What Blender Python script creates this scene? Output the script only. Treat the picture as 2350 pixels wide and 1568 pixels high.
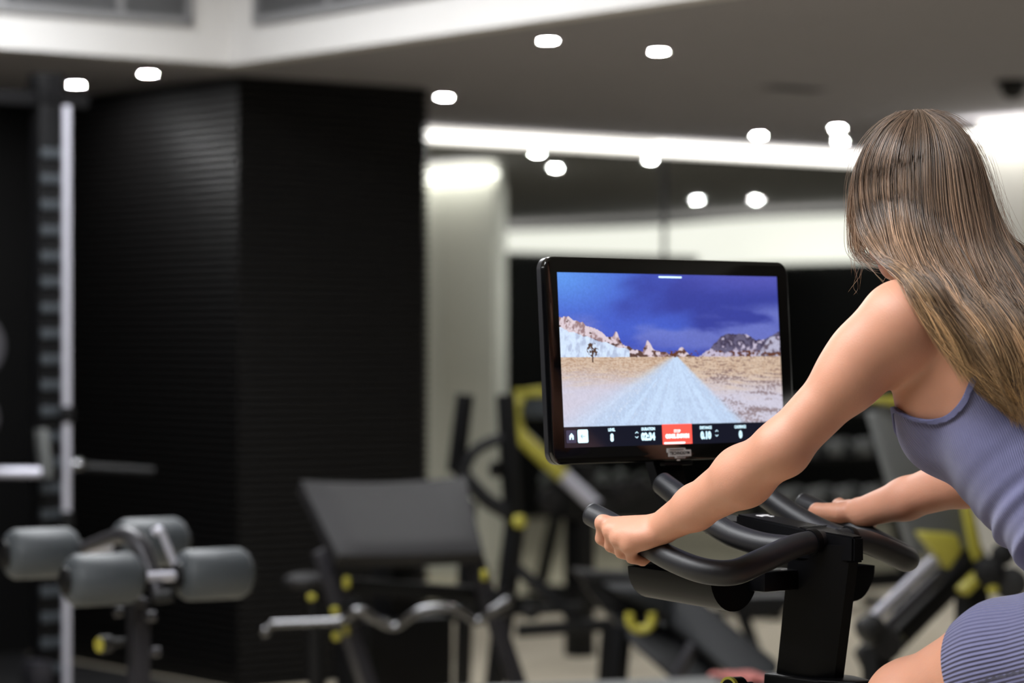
import bpy, bmesh, math, random
import numpy as np
from mathutils import Vector, Matrix
random.seed(7); np.random.seed(7)
for o in list(bpy.data.objects): bpy.data.objects.remove(o)
SC = bpy.context.scene; COL = SC.collection
# ------------------------------------------------------------------ camera, world, exposure
FPX = 6500.0; CAMZ = 1.4; FOCUS = 4.06
cam_d = bpy.data.cameras.new('camera'); cam = bpy.data.objects.new('camera', cam_d); COL.objects.link(cam)
cam.location = (0, 0, CAMZ); cam.rotation_euler = (math.pi/2, 0, 0)
cam_d.sensor_width = 36.0; cam_d.lens = FPX/2350*36.0; cam_d.clip_end = 100; cam_d.clip_start = .05
cam_d.dof.use_dof = True; cam_d.dof.focus_distance = FOCUS; cam_d.dof.aperture_fstop = 3.4; cam_d.dof.aperture_blades = 0
SC.camera = cam
w = bpy.data.worlds.new('world'); SC.world = w; w.use_nodes = True
w.node_tree.nodes['Background'].inputs[0].default_value = (.5, .52, .55, 1); w.node_tree.nodes['Background'].inputs[1].default_value = .05
SC.view_settings.view_transform = 'Standard'; SC.view_settings.look = 'None'; SC.view_settings.gamma = 1
SC.view_settings.use_curve_mapping = False
SC.view_settings.exposure = 0.18
SC.cycles.use_denoising = True; SC.cycles.max_bounces = 6; SC.cycles.diffuse_bounces = 3; SC.cycles.glossy_bounces = 4
SC.cycles.sample_clamp_indirect = 6; SC.cycles.caustics_reflective = False; SC.cycles.caustics_refractive = False
LED_E = 2.6; DOWN_E = 1000.0; PANEL_E = 15.0       # strip lights, ceiling downlights, light panels in the raised ceiling
# ------------------------------------------------------------------ helpers
def lin(c):
    return tuple((x/255/12.92 if x/255 <= .04045 else ((x/255+.055)/1.055)**2.4) for x in c)
def at(px, py, Y): return Vector(((px-1175)/FPX*Y, Y, CAMZ-(py-784)/FPX*Y))
TH = math.radians(38); E1 = Vector((math.cos(TH), math.sin(TH), 0)); E2 = Vector((-math.sin(TH), math.cos(TH), 0)); EZ = Vector((0, 0, 1))
RS = .784                                          # room scale: ceiling at 2.47 m
def zm(z): return z if z <= CAMZ else CAMZ+(z-CAMZ)*RS
def uv(u, v, z=0): return E1*u*RS + E2*v*RS + EZ*zm(z)
def mat(name, col, rough=.5, metal=0., noise=.12, scale=30., bump=0., bscale=200., spec=.5, emit=None, estr=0., coat=0., stretch=None, aniso=0., sss=0.):
    m = bpy.data.materials.new(name); m.use_nodes = True; nt = m.node_tree; b = nt.nodes['Principled BSDF']
    c = lin(col)
    b.inputs['Roughness'].default_value = rough; b.inputs['Metallic'].default_value = metal
    b.inputs['Specular IOR Level'].default_value = spec; b.inputs['Coat Weight'].default_value = coat
    tc = nt.nodes.new('ShaderNodeTexCoord'); mp = nt.nodes.new('ShaderNodeMapping'); nt.links.new(tc.outputs['Object'], mp.inputs[0])
    if stretch: mp.inputs['Scale'].default_value = stretch
    nz = nt.nodes.new('ShaderNodeTexNoise'); nz.inputs['Scale'].default_value = scale; nz.inputs['Detail'].default_value = 5
    nt.links.new(mp.outputs[0], nz.inputs['Vector'])
    mx = nt.nodes.new('ShaderNodeMix'); mx.data_type = 'RGBA'
    mx.inputs[6].default_value = (*[x*(1-noise) for x in c], 1); mx.inputs[7].default_value = (*[min(1, x*(1+noise)) for x in c], 1)
    nt.links.new(nz.outputs['Fac'], mx.inputs[0]); nt.links.new(mx.outputs[2], b.inputs['Base Color'])
    if bump:
        n2 = nt.nodes.new('ShaderNodeTexNoise'); n2.inputs['Scale'].default_value = bscale; n2.inputs['Detail'].default_value = 3
        nt.links.new(mp.outputs[0], n2.inputs['Vector'])
        bp = nt.nodes.new('ShaderNodeBump'); bp.inputs['Strength'].default_value = bump; bp.inputs['Distance'].default_value = .002
        nt.links.new(n2.outputs['Fac'], bp.inputs['Height']); nt.links.new(bp.outputs[0], b.inputs['Normal'])
    if emit:
        b.inputs['Emission Color'].default_value = (*lin(emit), 1); b.inputs['Emission Strength'].default_value = estr
    if sss:
        b.inputs['Subsurface Weight'].default_value = sss; b.inputs['Subsurface Radius'].default_value = (.9, .35, .2); b.inputs['Subsurface Scale'].default_value = .012
    return m
def tag(o, label=None, cat=None, group=None, kind=None):
    if label: o['label'] = label
    if cat: o['category'] = cat
    if group: o['group'] = group
    if kind: o['kind'] = kind
    return o
def thing(name, loc, label, cat, group=None):
    o = bpy.data.objects.new(name, None); COL.objects.link(o); o.location = loc; o.empty_display_size = .1
    return tag(o, label, cat, group)
class B:                                          # collects shapes in world coordinates, build() links them as one mesh object
    def __init__(s): s.bm = bmesh.new()
    def box(s, c, size, ax=None, bev=0., seg=2):
        m = Matrix.Identity(4)
        if ax is not None:
            for i, a in enumerate(ax):
                for j in range(3): m[j][i] = a[j]
        m.translation = Vector(c)
        r = bmesh.ops.create_cube(s.bm, size=1.0, matrix=m @ Matrix.Diagonal((*size, 1)))
        if bev:
            es = {e for v in r['verts'] for e in v.link_edges}
            bmesh.ops.bevel(s.bm, geom=list(es), offset=bev, segments=seg, profile=.6, affect='EDGES')
        return s
    def bar(s, a, b, w, h=None, up=EZ, bev=0.):     # rectangular section beam from a to b
        a = Vector(a); b = Vector(b); d = (b-a); L = d.length; d.normalize()
        x = d.cross(Vector(up))
        if x.length < 1e-4: x = d.cross(Vector((1, 0, 0)))
        x.normalize(); y = x.cross(d).normalized()
        return s.box((a+b)/2, (w, h or w, L), (x, y, d), bev)
    def tube(s, pts, r, n=14, cap=True, smooth=0, closed=False, ell=None):
        pts = [Vector(p) for p in pts]; rs = list(r) if hasattr(r, '__len__') else [r]*len(pts)
        if smooth: pts, rs = spline(pts, rs, smooth)
        rings = []; N = len(pts); prev = None
        for i, p in enumerate(pts):
            t = (pts[min(i+1, N-1)]-pts[max(i-1, 0)]).normalized()
            if prev is None:
                x = t.cross(EZ)
                if x.length < 1e-3: x = t.cross(Vector((1, 0, 0)))
            else: x = prev - t*prev.dot(t)
            x.normalize(); prev = x; y = t.cross(x)
            rings.append([s.bm.verts.new(p + (x*math.cos(2*math.pi*k/n)*(ell or 1) + y*math.sin(2*math.pi*k/n))*rs[i]) for k in range(n)])
        for i in range(N-1):
            for k in range(n):
                s.bm.faces.new((rings[i][k], rings[i][(k+1) % n], rings[i+1][(k+1) % n], rings[i+1][k]))
        if cap:
            s.bm.faces.new(rings[0][::-1]); s.bm.faces.new(rings[-1])
        return s
    def lathe(s, c, axis, prof, n=24):             # prof: list of (distance along the axis, radius)
        axis = Vector(axis).normalized(); c = Vector(c)
        x = axis.cross(EZ)
        if x.length < 1e-3: x = axis.cross(Vector((1, 0, 0)))
        x.normalize(); y = axis.cross(x)
        rings = [[s.bm.verts.new(c+axis*h+(x*math.cos(2*math.pi*k/n)+y*math.sin(2*math.pi*k/n))*max(r, 1e-4)) for k in range(n)] for h, r in prof]
        for i in range(len(prof)-1):
            for k in range(n): s.bm.faces.new((rings[i][k], rings[i][(k+1) % n], rings[i+1][(k+1) % n], rings[i+1][k]))
        s.bm.faces.new(rings[0][::-1]); s.bm.faces.new(rings[-1]); return s
    def prism(s, poly, ext, bev=0.):               # polygon of 3D points pushed along ext
        v0 = [s.bm.verts.new(Vector(p)) for p in poly]; v1 = [s.bm.verts.new(Vector(p)+Vector(ext)) for p in poly]; n = len(poly)
        fs = [s.bm.faces.new(v0[::-1]), s.bm.faces.new(v1)]
        for i in range(n): fs.append(s.bm.faces.new((v0[i], v0[(i+1) % n], v1[(i+1) % n], v1[i])))
        if bev:
            es = {e for f in fs for e in f.edges}
            bmesh.ops.bevel(s.bm, geom=list(es), offset=bev, segments=3, profile=.5, affect='EDGES')
        return s
    def ball(s, c, r, sc=(1, 1, 1), n=16):
        bmesh.ops.create_uvsphere(s.bm, u_segments=n, v_segments=n//2+2, radius=1, matrix=Matrix.Translation(Vector(c)) @ Matrix.Diagonal((r*sc[0], r*sc[1], r*sc[2], 1))); return s
    def build(s, name, m, parent=None, smooth=True, kind=None):
        bmesh.ops.recalc_face_normals(s.bm, faces=s.bm.faces)
        off = Vector((0, 0, 0)); q = parent
        while q is not None: off = off + q.location; q = q.parent
        if parent is None and s.bm.verts:
            pass
        bmesh.ops.translate(s.bm, verts=s.bm.verts, vec=-off)
        me = bpy.data.meshes.new(name); s.bm.to_mesh(me); s.bm.free()
        return link(name, me, m, parent, smooth, kind)
def link(name, me, m, parent=None, smooth=True, kind=None):
    if smooth and len(me.polygons):
        me.shade_smooth()
        try: me.set_sharp_from_angle(angle=math.radians(38))
        except Exception: pass
    if m: me.materials.append(m)
    o = bpy.data.objects.new(name, me); COL.objects.link(o); o.parent = parent
    if kind: o['kind'] = kind
    return o
def spline(pts, rs, k):                            # Catmull-Rom through pts, k steps a span
    P = [pts[0]]+pts+[pts[-1]]; R = [rs[0]]+list(rs)+[rs[-1]]; op, orr = [], []
    for i in range(1, len(P)-2):
        for j in range(k):
            t = j/k; a, b, c, d = P[i-1], P[i], P[i+1], P[i+2]
            op.append(.5*((2*b)+(c-a)*t+(2*a-5*b+4*c-d)*t*t+(3*b-a-3*c+d)*t**3))
            orr.append(R[i]*(1-t)+R[i+1]*t)
    op.append(pts[-1]); orr.append(rs[-1]); return op, orr
def mesh_np(name, verts, faces, m, parent=None, smooth=True, kind=None):
    off = Vector((0, 0, 0)); q = parent
    while q is not None: off = off + q.location; q = q.parent
    verts = np.asarray(verts, dtype=np.float32) - np.array(off, dtype=np.float32); faces = np.asarray(faces, dtype=np.int32)
    me = bpy.data.meshes.new(name); k = faces.shape[1]
    me.vertices.add(len(verts)); me.vertices.foreach_set('co', verts.ravel())
    me.loops.add(faces.size); me.loops.foreach_set('vertex_index', faces.ravel())
    me.polygons.add(len(faces)); me.polygons.foreach_set('loop_start', np.arange(0, faces.size, k, dtype=np.int32))
    me.update(calc_edges=True); me.validate()
    if smooth: me.shade_smooth()
    if m: me.materials.append(m)
    o = bpy.data.objects.new(name, me); COL.objects.link(o); o.parent = parent
    if kind: o['kind'] = kind
    return o
def copy_tree(o, parent=None):
    c = o.copy(); COL.objects.link(c); c.parent = parent
    for ch in list(o.children): copy_tree(ch, c)
    return c
# ------------------------------------------------------------------ materials
M = dict(
 floor=mat('beige carpet', (184, 175, 156), .95, noise=.10, scale=9, bump=.5, bscale=300),
 ceil=mat('grey ceiling paint', (156, 153, 158), .9, noise=.03, scale=4),
 fascia=mat('white bulkhead paint', (218, 216, 214), .85, noise=.03, scale=5),
 dark=mat('dark wall paint', (9, 9, 10), .6, spec=.2, noise=.1, scale=5),
 white=mat('white wall panel', (226, 224, 216), .7, noise=.04, scale=3),
 slat=mat('black ribbed cladding', (13, 12, 12), .5, noise=.2, scale=14, spec=.18),
 grille=mat('grey louvre', (150, 150, 152), .5, .3),
 mirror=mat('mirror glass', (206, 210, 204), .02, 1., noise=.01),
 black=mat('black powder coat', (9, 9, 11), .5, spec=.25, noise=.15, scale=60, bump=.1, bscale=500),
 grey=mat('graphite powder coat', (52, 51, 56), .38, .35, noise=.1),
 rubber=mat('black rubber', (18, 18, 20), .6, noise=.1, bump=.15, bscale=400),
 foam=mat('grey vinyl upholstery', (58, 63, 68), .55, noise=.08, scale=20, bump=.12, bscale=260),
 vinyl=mat('charcoal vinyl upholstery', (22, 21, 23), .58, spec=.3, noise=.1, scale=14, bump=.15, bscale=260),
 slate=mat('slate vinyl upholstery', (20, 22, 25), .6, spec=.25, noise=.1, scale=14, bump=.15, bscale=260),
 chrome=mat('polished chrome', (98, 98, 100), .14, 1., noise=.02),
 steel=mat('brushed steel', (196, 196, 208), .42, .55, noise=.05, scale=80),
 yellow=mat('yellow paint', (166, 158, 58), .45, noise=.08),
 cardgrey=mat('grey shroud plastic', (92, 94, 94), .5, noise=.06),
)
def emat(name, col, e):
    m = bpy.data.materials.new(name); m.use_nodes = True; b = m.node_tree.nodes['Principled BSDF']
    b.inputs['Base Color'].default_value = (*lin(col), 1); b.inputs['Roughness'].default_value = .5
    b.inputs['Emission Color'].default_value = (*lin(col), 1); b.inputs['Emission Strength'].default_value = e; return m
M['led'] = emat('led strip diffuser', (255, 253, 249), LED_E)
M['led2'] = emat('bright led strip', (255, 253, 249), 4.5)
M['down'] = emat('downlight diffuser', (252, 252, 252), DOWN_E)
M['glow'] = emat('emissive lit wall', (255, 252, 246), 1.25)  # white wall under cove light, its brightness put in as emission
M['panel2'] = emat('bright panel diffuser', (250, 252, 255), PANEL_E*1.25)
M['panel'] = emat('light panel diffuser', (250, 252, 255), PANEL_E)
# ------------------------------------------------------------------ the room
CH = 2.765; CHW = zm(CH); VM = 14.5; UR, UL, VB = 20.6, -7.0, -6.0; RU, RV, RH = 7.50, 11.85, 3.55
def quadslab(u0, u1, v0, v1, z, t):
    return [uv(u0, v0, z), uv(u1, v0, z), uv(u1, v1, z), uv(u0, v1, z)], EZ*t
def ubox(b, u0, u1, v0, v1, z0, z1, bev=0.): return b.box(uv((u0+u1)/2, (v0+v1)/2)+EZ*((zm(z0)+zm(z1))/2), ((u1-u0)*RS, (v1-v0)*RS, zm(z1)-zm(z0)), (E1, E2, EZ), bev)
tag(ubox(B(), UL-.2, UR+.2, VB-.2, VM+.4, -.1, 0).build('floor', M['floor'], smooth=False), 'pale beige carpet floor of the gym', 'floor', kind='structure')
c = B(); ubox(c, UL-.2, UR+.2, RV+.12, VM+.4, CH, CH+.12); ubox(c, RU+.12, UR+.2, VB-.2, RV+.12, CH, CH+.12)
tag(c.build('ceiling', M['ceil'], smooth=False), 'flat grey gym ceiling with small round lights', 'ceiling', kind='structure')
tag(ubox(B(), UL-.2, RU+.2, VB-.2, RV+.2, RH, RH+.1).build('ceiling', M['fascia'], smooth=False), 'white raised ceiling of the recess above the bike', 'ceiling', kind='structure')
tag(ubox(B(), UL-.2, RU+.12, RV, RV+.12, CH-.0, RH).build('trim_1', M['fascia'], smooth=False), 'white recess bulkhead above the dark column, left of its inside corner', 'bulkhead', kind='structure')
tag(ubox(B(), RU, RU+.12, VB, RV, CH-.0, RH).build('trim_2', M['fascia'], smooth=False), 'white recess bulkhead right of the inside corner, running over the screen', 'bulkhead', kind='structure')
tag(ubox(B(), UL-.2, 9.2, VM, VM+.15, 0, CH).build('wall_back', M['dark'], smooth=False), 'dark back wall behind the weight machine', 'wall', kind='structure')
mw = ubox(B(), 9.2, UR+.2, VM+.05, VM+.2, 0, CH).build('wall_mirror', M['white'], smooth=False)
tag(mw, 'back wall covered with tall mirrors under a light strip', 'wall', kind='structure')
for a, b_ in ((9.2, 12.62), (12.66, 16.6), (16.64, UR)):
    ubox(B(), a, b_, VM, VM+.05, .1, 2.655).build('mirror_panel', M['mirror'], mw, smooth=False)
ubox(B(), 12.62, 12.66, VM+.004, VM+.05, .1, 2.655).build('mirror_joint', M['dark'], mw, smooth=False)
ubox(B(), 9.2, UR, VM-.02, VM+.05, 0, .1).build('baseboard', M['dark'], mw, smooth=False)
s = ubox(B(), 9.2, 12.6, VM-.02, VM+.045, 2.685, CH-.03); ubox(s, 12.6, UR-.8, VM-.05, VM+.045, 2.675, CH-.02)
s.build('light_strip', M['led'], mw, smooth=False)['label'] = 'long glowing white light strip along the top of the mirrors'
tag(ubox(B(), UL-.2, UL, VB, VM, 0, RH).build('wall_left', M['dark'], smooth=False), 'dark side wall beyond the left edge of the photo', 'wall', kind='structure')
tag(ubox(B(), UL, UR, VB-.2, VB, 0, RH).build('wall_front', M['fascia'], smooth=False), 'plain wall behind the camera', 'wall', kind='structure')
# far side wall, gently waved, its lit white top put in as an emissive band
n = 60; fw = B(); vs0 = []
pl = [uv(UR-.35+.22*math.sin(i/n*26), VB+(VM-VB)*i/n) for i in range(n+1)]
fw.prism([p for p in pl]+[uv(UR+.2, VM), uv(UR+.2, VB)], EZ*zm(2.2))
rw = tag(fw.build('wall_right', M['dark'], smooth=False), 'far dark curving wall seen in the mirror', 'wall', kind='structure')
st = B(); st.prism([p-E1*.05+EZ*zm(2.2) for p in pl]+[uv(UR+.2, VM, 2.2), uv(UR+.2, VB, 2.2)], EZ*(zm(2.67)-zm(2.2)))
st.build('lit_wall_band', M['glow'], rw, smooth=False)['label'] = 'long white top of the far wall, its lit look given by emission'
tag(ubox(B(), 13.2, UR-.6, 6.45, 6.6, 0, 2.3).build('wall_partition', M['dark'], smooth=False), 'low dark partition reflected in the mirror', 'wall', kind='structure')
# white pier with its own light band
pr = ubox(B(), 13.09, 13.16, 7.0, 12.06, 0, CH).build('wall_pier', M['white'], smooth=False)
tag(pr, 'white panelled pier lit from a strip at its top', 'wall', kind='structure')
v = 12.07
for k in range(5):
    ubox(B(), 13.06, 13.09, v-.66+.012, v, .06, 2.585, .004).build('panel', M['white'], pr); v -= .66
ubox(B(), 13.09, 13.16, 12.06, 12.09, .06, 2.585).build('panel', M['white'], pr)
s = ubox(B(), 12.86, 13.08, 7.5, 12.09, 2.65, 2.68)
s.build('light_strip', M['led2'], pr, smooth=False)['label'] = 'glowing light strip at the top of the white pier'
# ribbed column
CU0, CU1, CV = 7.84, 9.02, 12.31
col = ubox(B(), CU0, CU1, CV, VM, 0, CH).build('column', M['dark'], smooth=False)
tag(col, 'large black square column clad in horizontal ribs', 'column', kind='structure')
def rib_mesh():
    bm = bmesh.new(); prof = [(0, 0), (.004, .012), (.0135, .0165), (.023, .012), (.027, 0)]
    rows = []
    for z, d in prof:
        rows.append([bm.verts.new(uv(x, y, z)) for x, y in ((CU0-d, VM), (CU0-d, CV-d), (CU1+d, CV-d), (CU1+d, VM))])
    for i in range(4):
        for j in range(3): bm.faces.new((rows[i][j], rows[i][j+1], rows[i+1][j+1], rows[i+1][j]))
    me = bpy.data.meshes.new('slat'); bm.to_mesh(me); bm.free(); me.materials.append(M['slat']); return me
rm = rib_mesh()
for k in range(82):
    o = bpy.data.objects.new('slat', rm); COL.objects.link(o); o.parent = col; o.location.z = k*.0301
# air grilles in the bulkheads
M['louvre'] = mat('grey louvre blades', (120, 120, 122), .6)
def grille(P0, d, nrm, w, z0, h, label):
    w *= RS; z0 *= RS; h *= RS
    t = thing('air_grille', P0, label, 'air vent'); ax = (d, nrm, EZ)
    f = B()
    f.box(P0+d*w/2+EZ*(z0+.012), (w, .03, .03), ax); f.box(P0+d*w/2+EZ*(z0+h-.012), (w, .03, .03), ax)
    f.box(P0+d*.012+EZ*(z0+h/2), (.03, .03, h), ax); f.box(P0+d*(w-.012)+EZ*(z0+h/2), (.03, .03, h), ax)
    f.build('frame', M['grille'], t, smooth=False)
    B().box(P0+d*w/2+EZ*(z0+h/2)-nrm*.006, (w, .004, h), ax).build('backing', M['cardgrey'], t, smooth=False)
    k = 0; x = .5
    while x < w-.1:
        B().box(P0+d*x+EZ*(z0+h/2)+nrm*.006, (.03, .012, h-.03), ax).build('divider', M['grille'], t, smooth=False); x += .5
    l = B(); z = z0+.035; tilt = Matrix.Rotation(math.radians(40), 3, d)
    while z < z0+h-.03:
        l.box(P0+d*w/2+EZ*z, (w-.05, .018, .003), (d, tilt @ nrm, tilt @ EZ)); z += .0135
    l.build('louvre_blades', M['louvre'], t, smooth=False, kind='stuff')
gz = .175
grille(uv(2.4, RV-.016, CH), E1, -E2, 4.86, gz, .32, 'grey louvred air grille in the bulkhead over the weight machine')
grille(uv(RU-.016, RV-.25, CH), -E2, -E1, 4.6, gz, .32, 'grey louvred air grille in the bulkhead over the screen')
# downlights
def downlight(p, label, first=[None]):
    t = thing('downlight', p, label, 'light', 'round ceiling downlights')
    if first[0] is None:
        a = B().lathe(p, -EZ, [(0, .042), (.004, .04), (.004, .032), (.0, .032)], 20).build('trim_ring', M['fascia'], t)
        d = B().lathe(p-EZ*.001, -EZ, [(0, .028), (.002, .027)], 20).build('diffuser', M['down'], t); first[0] = (a, d)
    else:
        for q in first[0]:
            c_ = q.copy(); COL.objects.link(c_); c_.parent = t
for px, py, lab in ((1258, 92, 'ceiling downlight high above the screen, the leftmost of the upper two'), (1512, 117, 'ceiling downlight above the screen, right of the highest one'),
        (340, 168, 'ceiling downlight over the left face of the black column'), (175, 193, 'ceiling downlight beside the top of the weight machine'),
        (1020, 222, 'ceiling downlight just right of the black column'), (1742, 310, 'ceiling downlight touching the mirror light strip'),
        (1922, 293, 'upper of two downlights beside the woman\'s head'), (1928, 323, 'lower of two downlights beside the woman\'s head')):
    Y = (CHW-CAMZ)*FPX/(784-py); p = at(px, py, Y); p.z = CHW
    if p.dot(E2) > VM*RS-.12: p = p - E2*(p.dot(E2)-VM*RS+.12)
    downlight(p, lab)
for u_, v_, lab in ((13.95, 11.7, 'downlight behind the white pier, reflected left of the mirror joint'), (18.2, 8.6, 'far downlight reflected just right of the mirror joint'),
        (18.6, 9.0, 'faint far downlight reflected above the white band'), (13.9, 12.9, 'downlight reflected beside the white pier')):
    downlight(uv(u_, v_, CH), lab)
# light panels of the raised ceiling (above the frame)
def lpanel(u, v, w, l, lab, m='panel'):
    t = thing('ceiling_light_panel', uv(u, v, RH), lab, 'light', 'panel lights in the raised ceiling')
    f = B()
    for a, b_, c_, d_ in ((u-w/2, u+w/2, v-l/2, v-l/2+.03), (u-w/2, u+w/2, v+l/2-.03, v+l/2), (u-w/2, u-w/2+.03, v-l/2, v+l/2), (u+w/2-.03, u+w/2, v-l/2, v+l/2)):
        ubox(f, a, b_, c_, d_, RH-.05, RH)
    f.build('frame', M['fascia'], t, smooth=False)
    ubox(B(), u-w/2+.03, u+w/2-.03, v-l/2+.03, v+l/2-.03, RH-.04, RH-.005).build('diffuser', M[m], t, smooth=False)
lpanel(1.8, 4.4, 1.5, 3.6, 'light panel in the raised ceiling over the bike')
lpanel(5.5, 9.6, 1.2, 3.0, 'light panel in the raised ceiling near its inside corner', 'panel2')
lpanel(-1.6, 8.6, 1.2, 3.0, 'light panel in the raised ceiling over the machines')
# ceiling fittings
p = at(2325, 192, 1); Y = (CHW-CAMZ)*FPX/(784-185); p = at(2325, 185, Y); p.z = CHW
t = thing('ceiling_camera', p, 'small dark dome camera on the ceiling near the right edge', 'camera')
B().lathe(p, -EZ, [(0, .07), (.02, .068), (.025, .055)], 24).build('mount', M['black'], t)
B().lathe(p-EZ*.025, -EZ, [(0, .053), (.02, .05), (.04, .036), (.05, .015), (.053, .002)], 24).build('dome', M['rubber'], t)
Y = (CHW-CAMZ)*FPX/(784-200); p = at(1825, 200, Y); p.z = CHW
t = thing('ceiling_vent', p, 'small slotted air outlet in the grey ceiling', 'air vent')
B().box(p-EZ*.004, (.3, .12, .008), (E1, E2, EZ)).build('frame', M['ceil'], t, smooth=False)
for k in range(3): B().box(p+E2*(k-1)*.034-EZ*.009, (.26, .02, .004), (E1, E2, EZ)).build('slot', M['dark'], t, smooth=False)
tag(ubox(B(), -1.5, 7.78, 10.4, 14.48, 0, .003).build('rubber_mat', M['rubber'], smooth=False), 'thin black rubber mat covering the floor under the weight machine', 'floor mat')
# ------------------------------------------------------------------ gym machines behind the bike
def floor_at(px, Y): p = at(px, 784, Y); p.z = 0; return p
def path_at(pts, Y): return [at(x, y, Y if len(q) == 0 else q[0]) for x, y, *q in pts]
# --- guided-bar weight machine, left edge
Y = 10.2; k = Y/FPX
sm_ = thing('weight_machine', floor_at(105, Y), 'tall black guided-bar weight machine with chrome rod at the left edge', 'gym machine')
up = floor_at(105, Y)
B().box(up+EZ*1.132, (.085, .075, 2.256), (E1, E2, EZ), .006).build('upright', M['black'], sm_)
lug = None; z = 2.075
while z > .12:
    if lug is None:
        b_ = B()
        for s_ in (-1, 1): b_.box(up+EZ*z-E2*.045+E1*(s_*.024)-E1*.0, (.036, .03, .034), (E1, E2, EZ), .006)
        lug = b_.build('adjustment_lug', M['foam'], sm_)
        z0 = z
    else:
        o = lug.copy(); COL.objects.link(o); o.parent = sm_; o.location = (0, 0, z-z0)
    z -= .0925
B().box(up+EZ*2.31, (.1, .09, .105), (E1, E2, EZ), .006).build('top_cap', M['black'], sm_)
a = up-E1*1.5+EZ*2.27; b_ = B().bar(a, up+E1*.16+EZ*2.27, .06, .05, EZ, .004); b_.build('top_beam', M['black'], sm_)
rod = floor_at(153, Y-.05)
B().tube([rod+EZ*.06, rod+EZ*2.245], .0155, 16).build('guide_rod', M['steel'], sm_)
for z0, z1, r in ((1.4-(968-784)*k, 1.4-(932-784)*k, .027), (1.4-(1232-784)*k, 1.4-(1172-784)*k, .024)):
    B().lathe(rod+EZ*z0, EZ, [(0, r*.8), (.006, r), (z1-z0-.006, r), (z1-z0, r*.8)], 20).build('rod_collar', M['black'], sm_)
B().tube([at(-420, 1085, Y-.12), at(96, 1085, Y-.12)], .0205, 18).build('bar', M['steel'], sm_)
B().bar(at(94, 985, Y-.13), at(106, 1098, Y-.13), .05, .03, E1, .006).build('bar_hook', M['cardgrey'], sm_)
b_ = B(); b_.lathe(at(165, 1069, Y-.1), Vector((1, .15, 0)), [(0, .012), (.006, .024), (.03, .026), (.05, .018)], 18); b_.build('bar_end', M['chrome'], sm_)
B().tube([at(192, 1072, Y-.08), at(270, 1078, Y-.05), at(352, 1082, Y-.02)], [.014, .015, .016], 16).build('storage_peg', M['black'], sm_)
for q, (px, py, r) in enumerate(((-70, 795, .122), (-60, 960, .085))):
    c = at(px, py, Y-.2); pl2 = B().lathe(c, Vector((.2, -1, 0)), [(0, .02), (0, r), (.008, r+.004), (.03, r+.004), (.038, r), (.038, .02)], 40).build('weight_plate', M['grey'], sm_)
B().box(at(84, 1545, Y-.1), (.075, .1, .09), (E1, E2, EZ), .01).build('foot_block', M['grey'], sm_)
B().bar(up+E2*-.6+EZ*.034, up+E2*.6+EZ*.034, .08, .06, EZ, .006).build('base_beam', M['black'], sm_)
up2 = up-E1*1.5; B().box(up2+EZ*1.132, (.085, .075, 2.256), (E1, E2, EZ), .006).build('upright', M['black'], sm_)
B().bar(up2+E2*-.6+EZ*.034, up2+E2*.6+EZ*.034, .08, .06, EZ, .006).build('base_beam', M['black'], sm_)
# --- bench with four foam rollers
RA = Vector((.853, .522, 0)); Y = 6.9
rb = thing('roller_bench', floor_at(322, 7.0), 'leg bench with four grey foam rollers and a yellow pull knob', 'gym bench')
def roller(c):
    R_, L = .0635, .19; prof = [(-L/2, .03), (-L/2+.001, R_*.62), (-L/2+.010, R_*.86), (-L/2+.026, R_), (L/2-.026, R_), (L/2-.010, R_*.86), (L/2-.001, R_*.62), (L/2, .03)]
    o = B().lathe(c, RA, prof, 32).build('roller', M['foam'], rb)
    for s_ in (-1, 1): B().lathe(c+RA*s_*(L/2-.004), RA*s_, [(0, .036), (.010, .034), (.016, .024), (.018, .004)], 20).build('end_cap', M['black'], o)
R2, R4 = at(236, 1330, 6.85), at(490, 1318, 7.02); R1, R3 = at(95, 1270, 7.12), at(345, 1246, 7.28)
for c in (R1, R2, R3, R4): roller(c)
B().tube([R2, R4], .012, 12).build('axle', M['steel'], rb); B().tube([R1, R3], .012, 12).build('axle', M['steel'], rb)
b_ = B().tube(path_at([(190, 1258, 7.1), (245, 1238, 7.05), (292, 1228, 7.0), (322, 1252, 6.97), (345, 1305, 6.95), (368, 1368, 6.93)], 7), [.014, .017, .022, .022, .019, .018], 16, smooth=5, ell=1.2); b_.build('roller_arm', M['grey'], rb)
B().tube(path_at([(352, 1225), (366, 1216), (380, 1245), (402, 1298)], 6.98), .009, 12, smooth=4).build('pull_handle', M['steel'], rb)
B().tube(path_at([(352, 1370), (368, 1372), (395, 1366)], 6.9), .015, 14).build('stop_peg', M['black'], rb)
b_ = B(); p = at(318, 1375, 7.0); q = Vector((p.x, p.y, .04)); b_.bar(q, p, .05, .045, RA, .006); b_.build('post', M['grey'], rb)
pk = at(226, 1481, 6.93); dn = (at(285, 1473, 6.98)-pk).normalized()
kn_ = B().lathe(pk+dn*.004, dn, [(0, .021), (.004, .023), (.03, .02), (.034, .011), (.07, .010)], 20).build('pull_knob', M['rubber'], rb)
B().lathe(pk-dn*.002, dn, [(0, .004), (.001, .0175), (.006, .019)], 20).build('knob_face', M['yellow'], kn_)
for px, py, r in ((322, 1382, .012), (346, 1415, .013), (272, 1405, .012), (357, 1497, .012)): B().lathe(at(px, py, 6.94), RA, [(-.012, r*.7), (-.010, r), (.010, r), (.012, r*.7)], 14).build('bolt', M['grey'], rb)
B().bar(q-RA*.3-EZ*.012, q+RA*.3-EZ*.012, .06, .05, EZ, .006).build('base_beam', M['black'], rb); nb = Vector((-RA.y, RA.x, 0)); B().bar(q-EZ*.012, q+nb*.9-EZ*.012, .06, .05, EZ, .006).build('base_beam', M['black'], rb)
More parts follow.
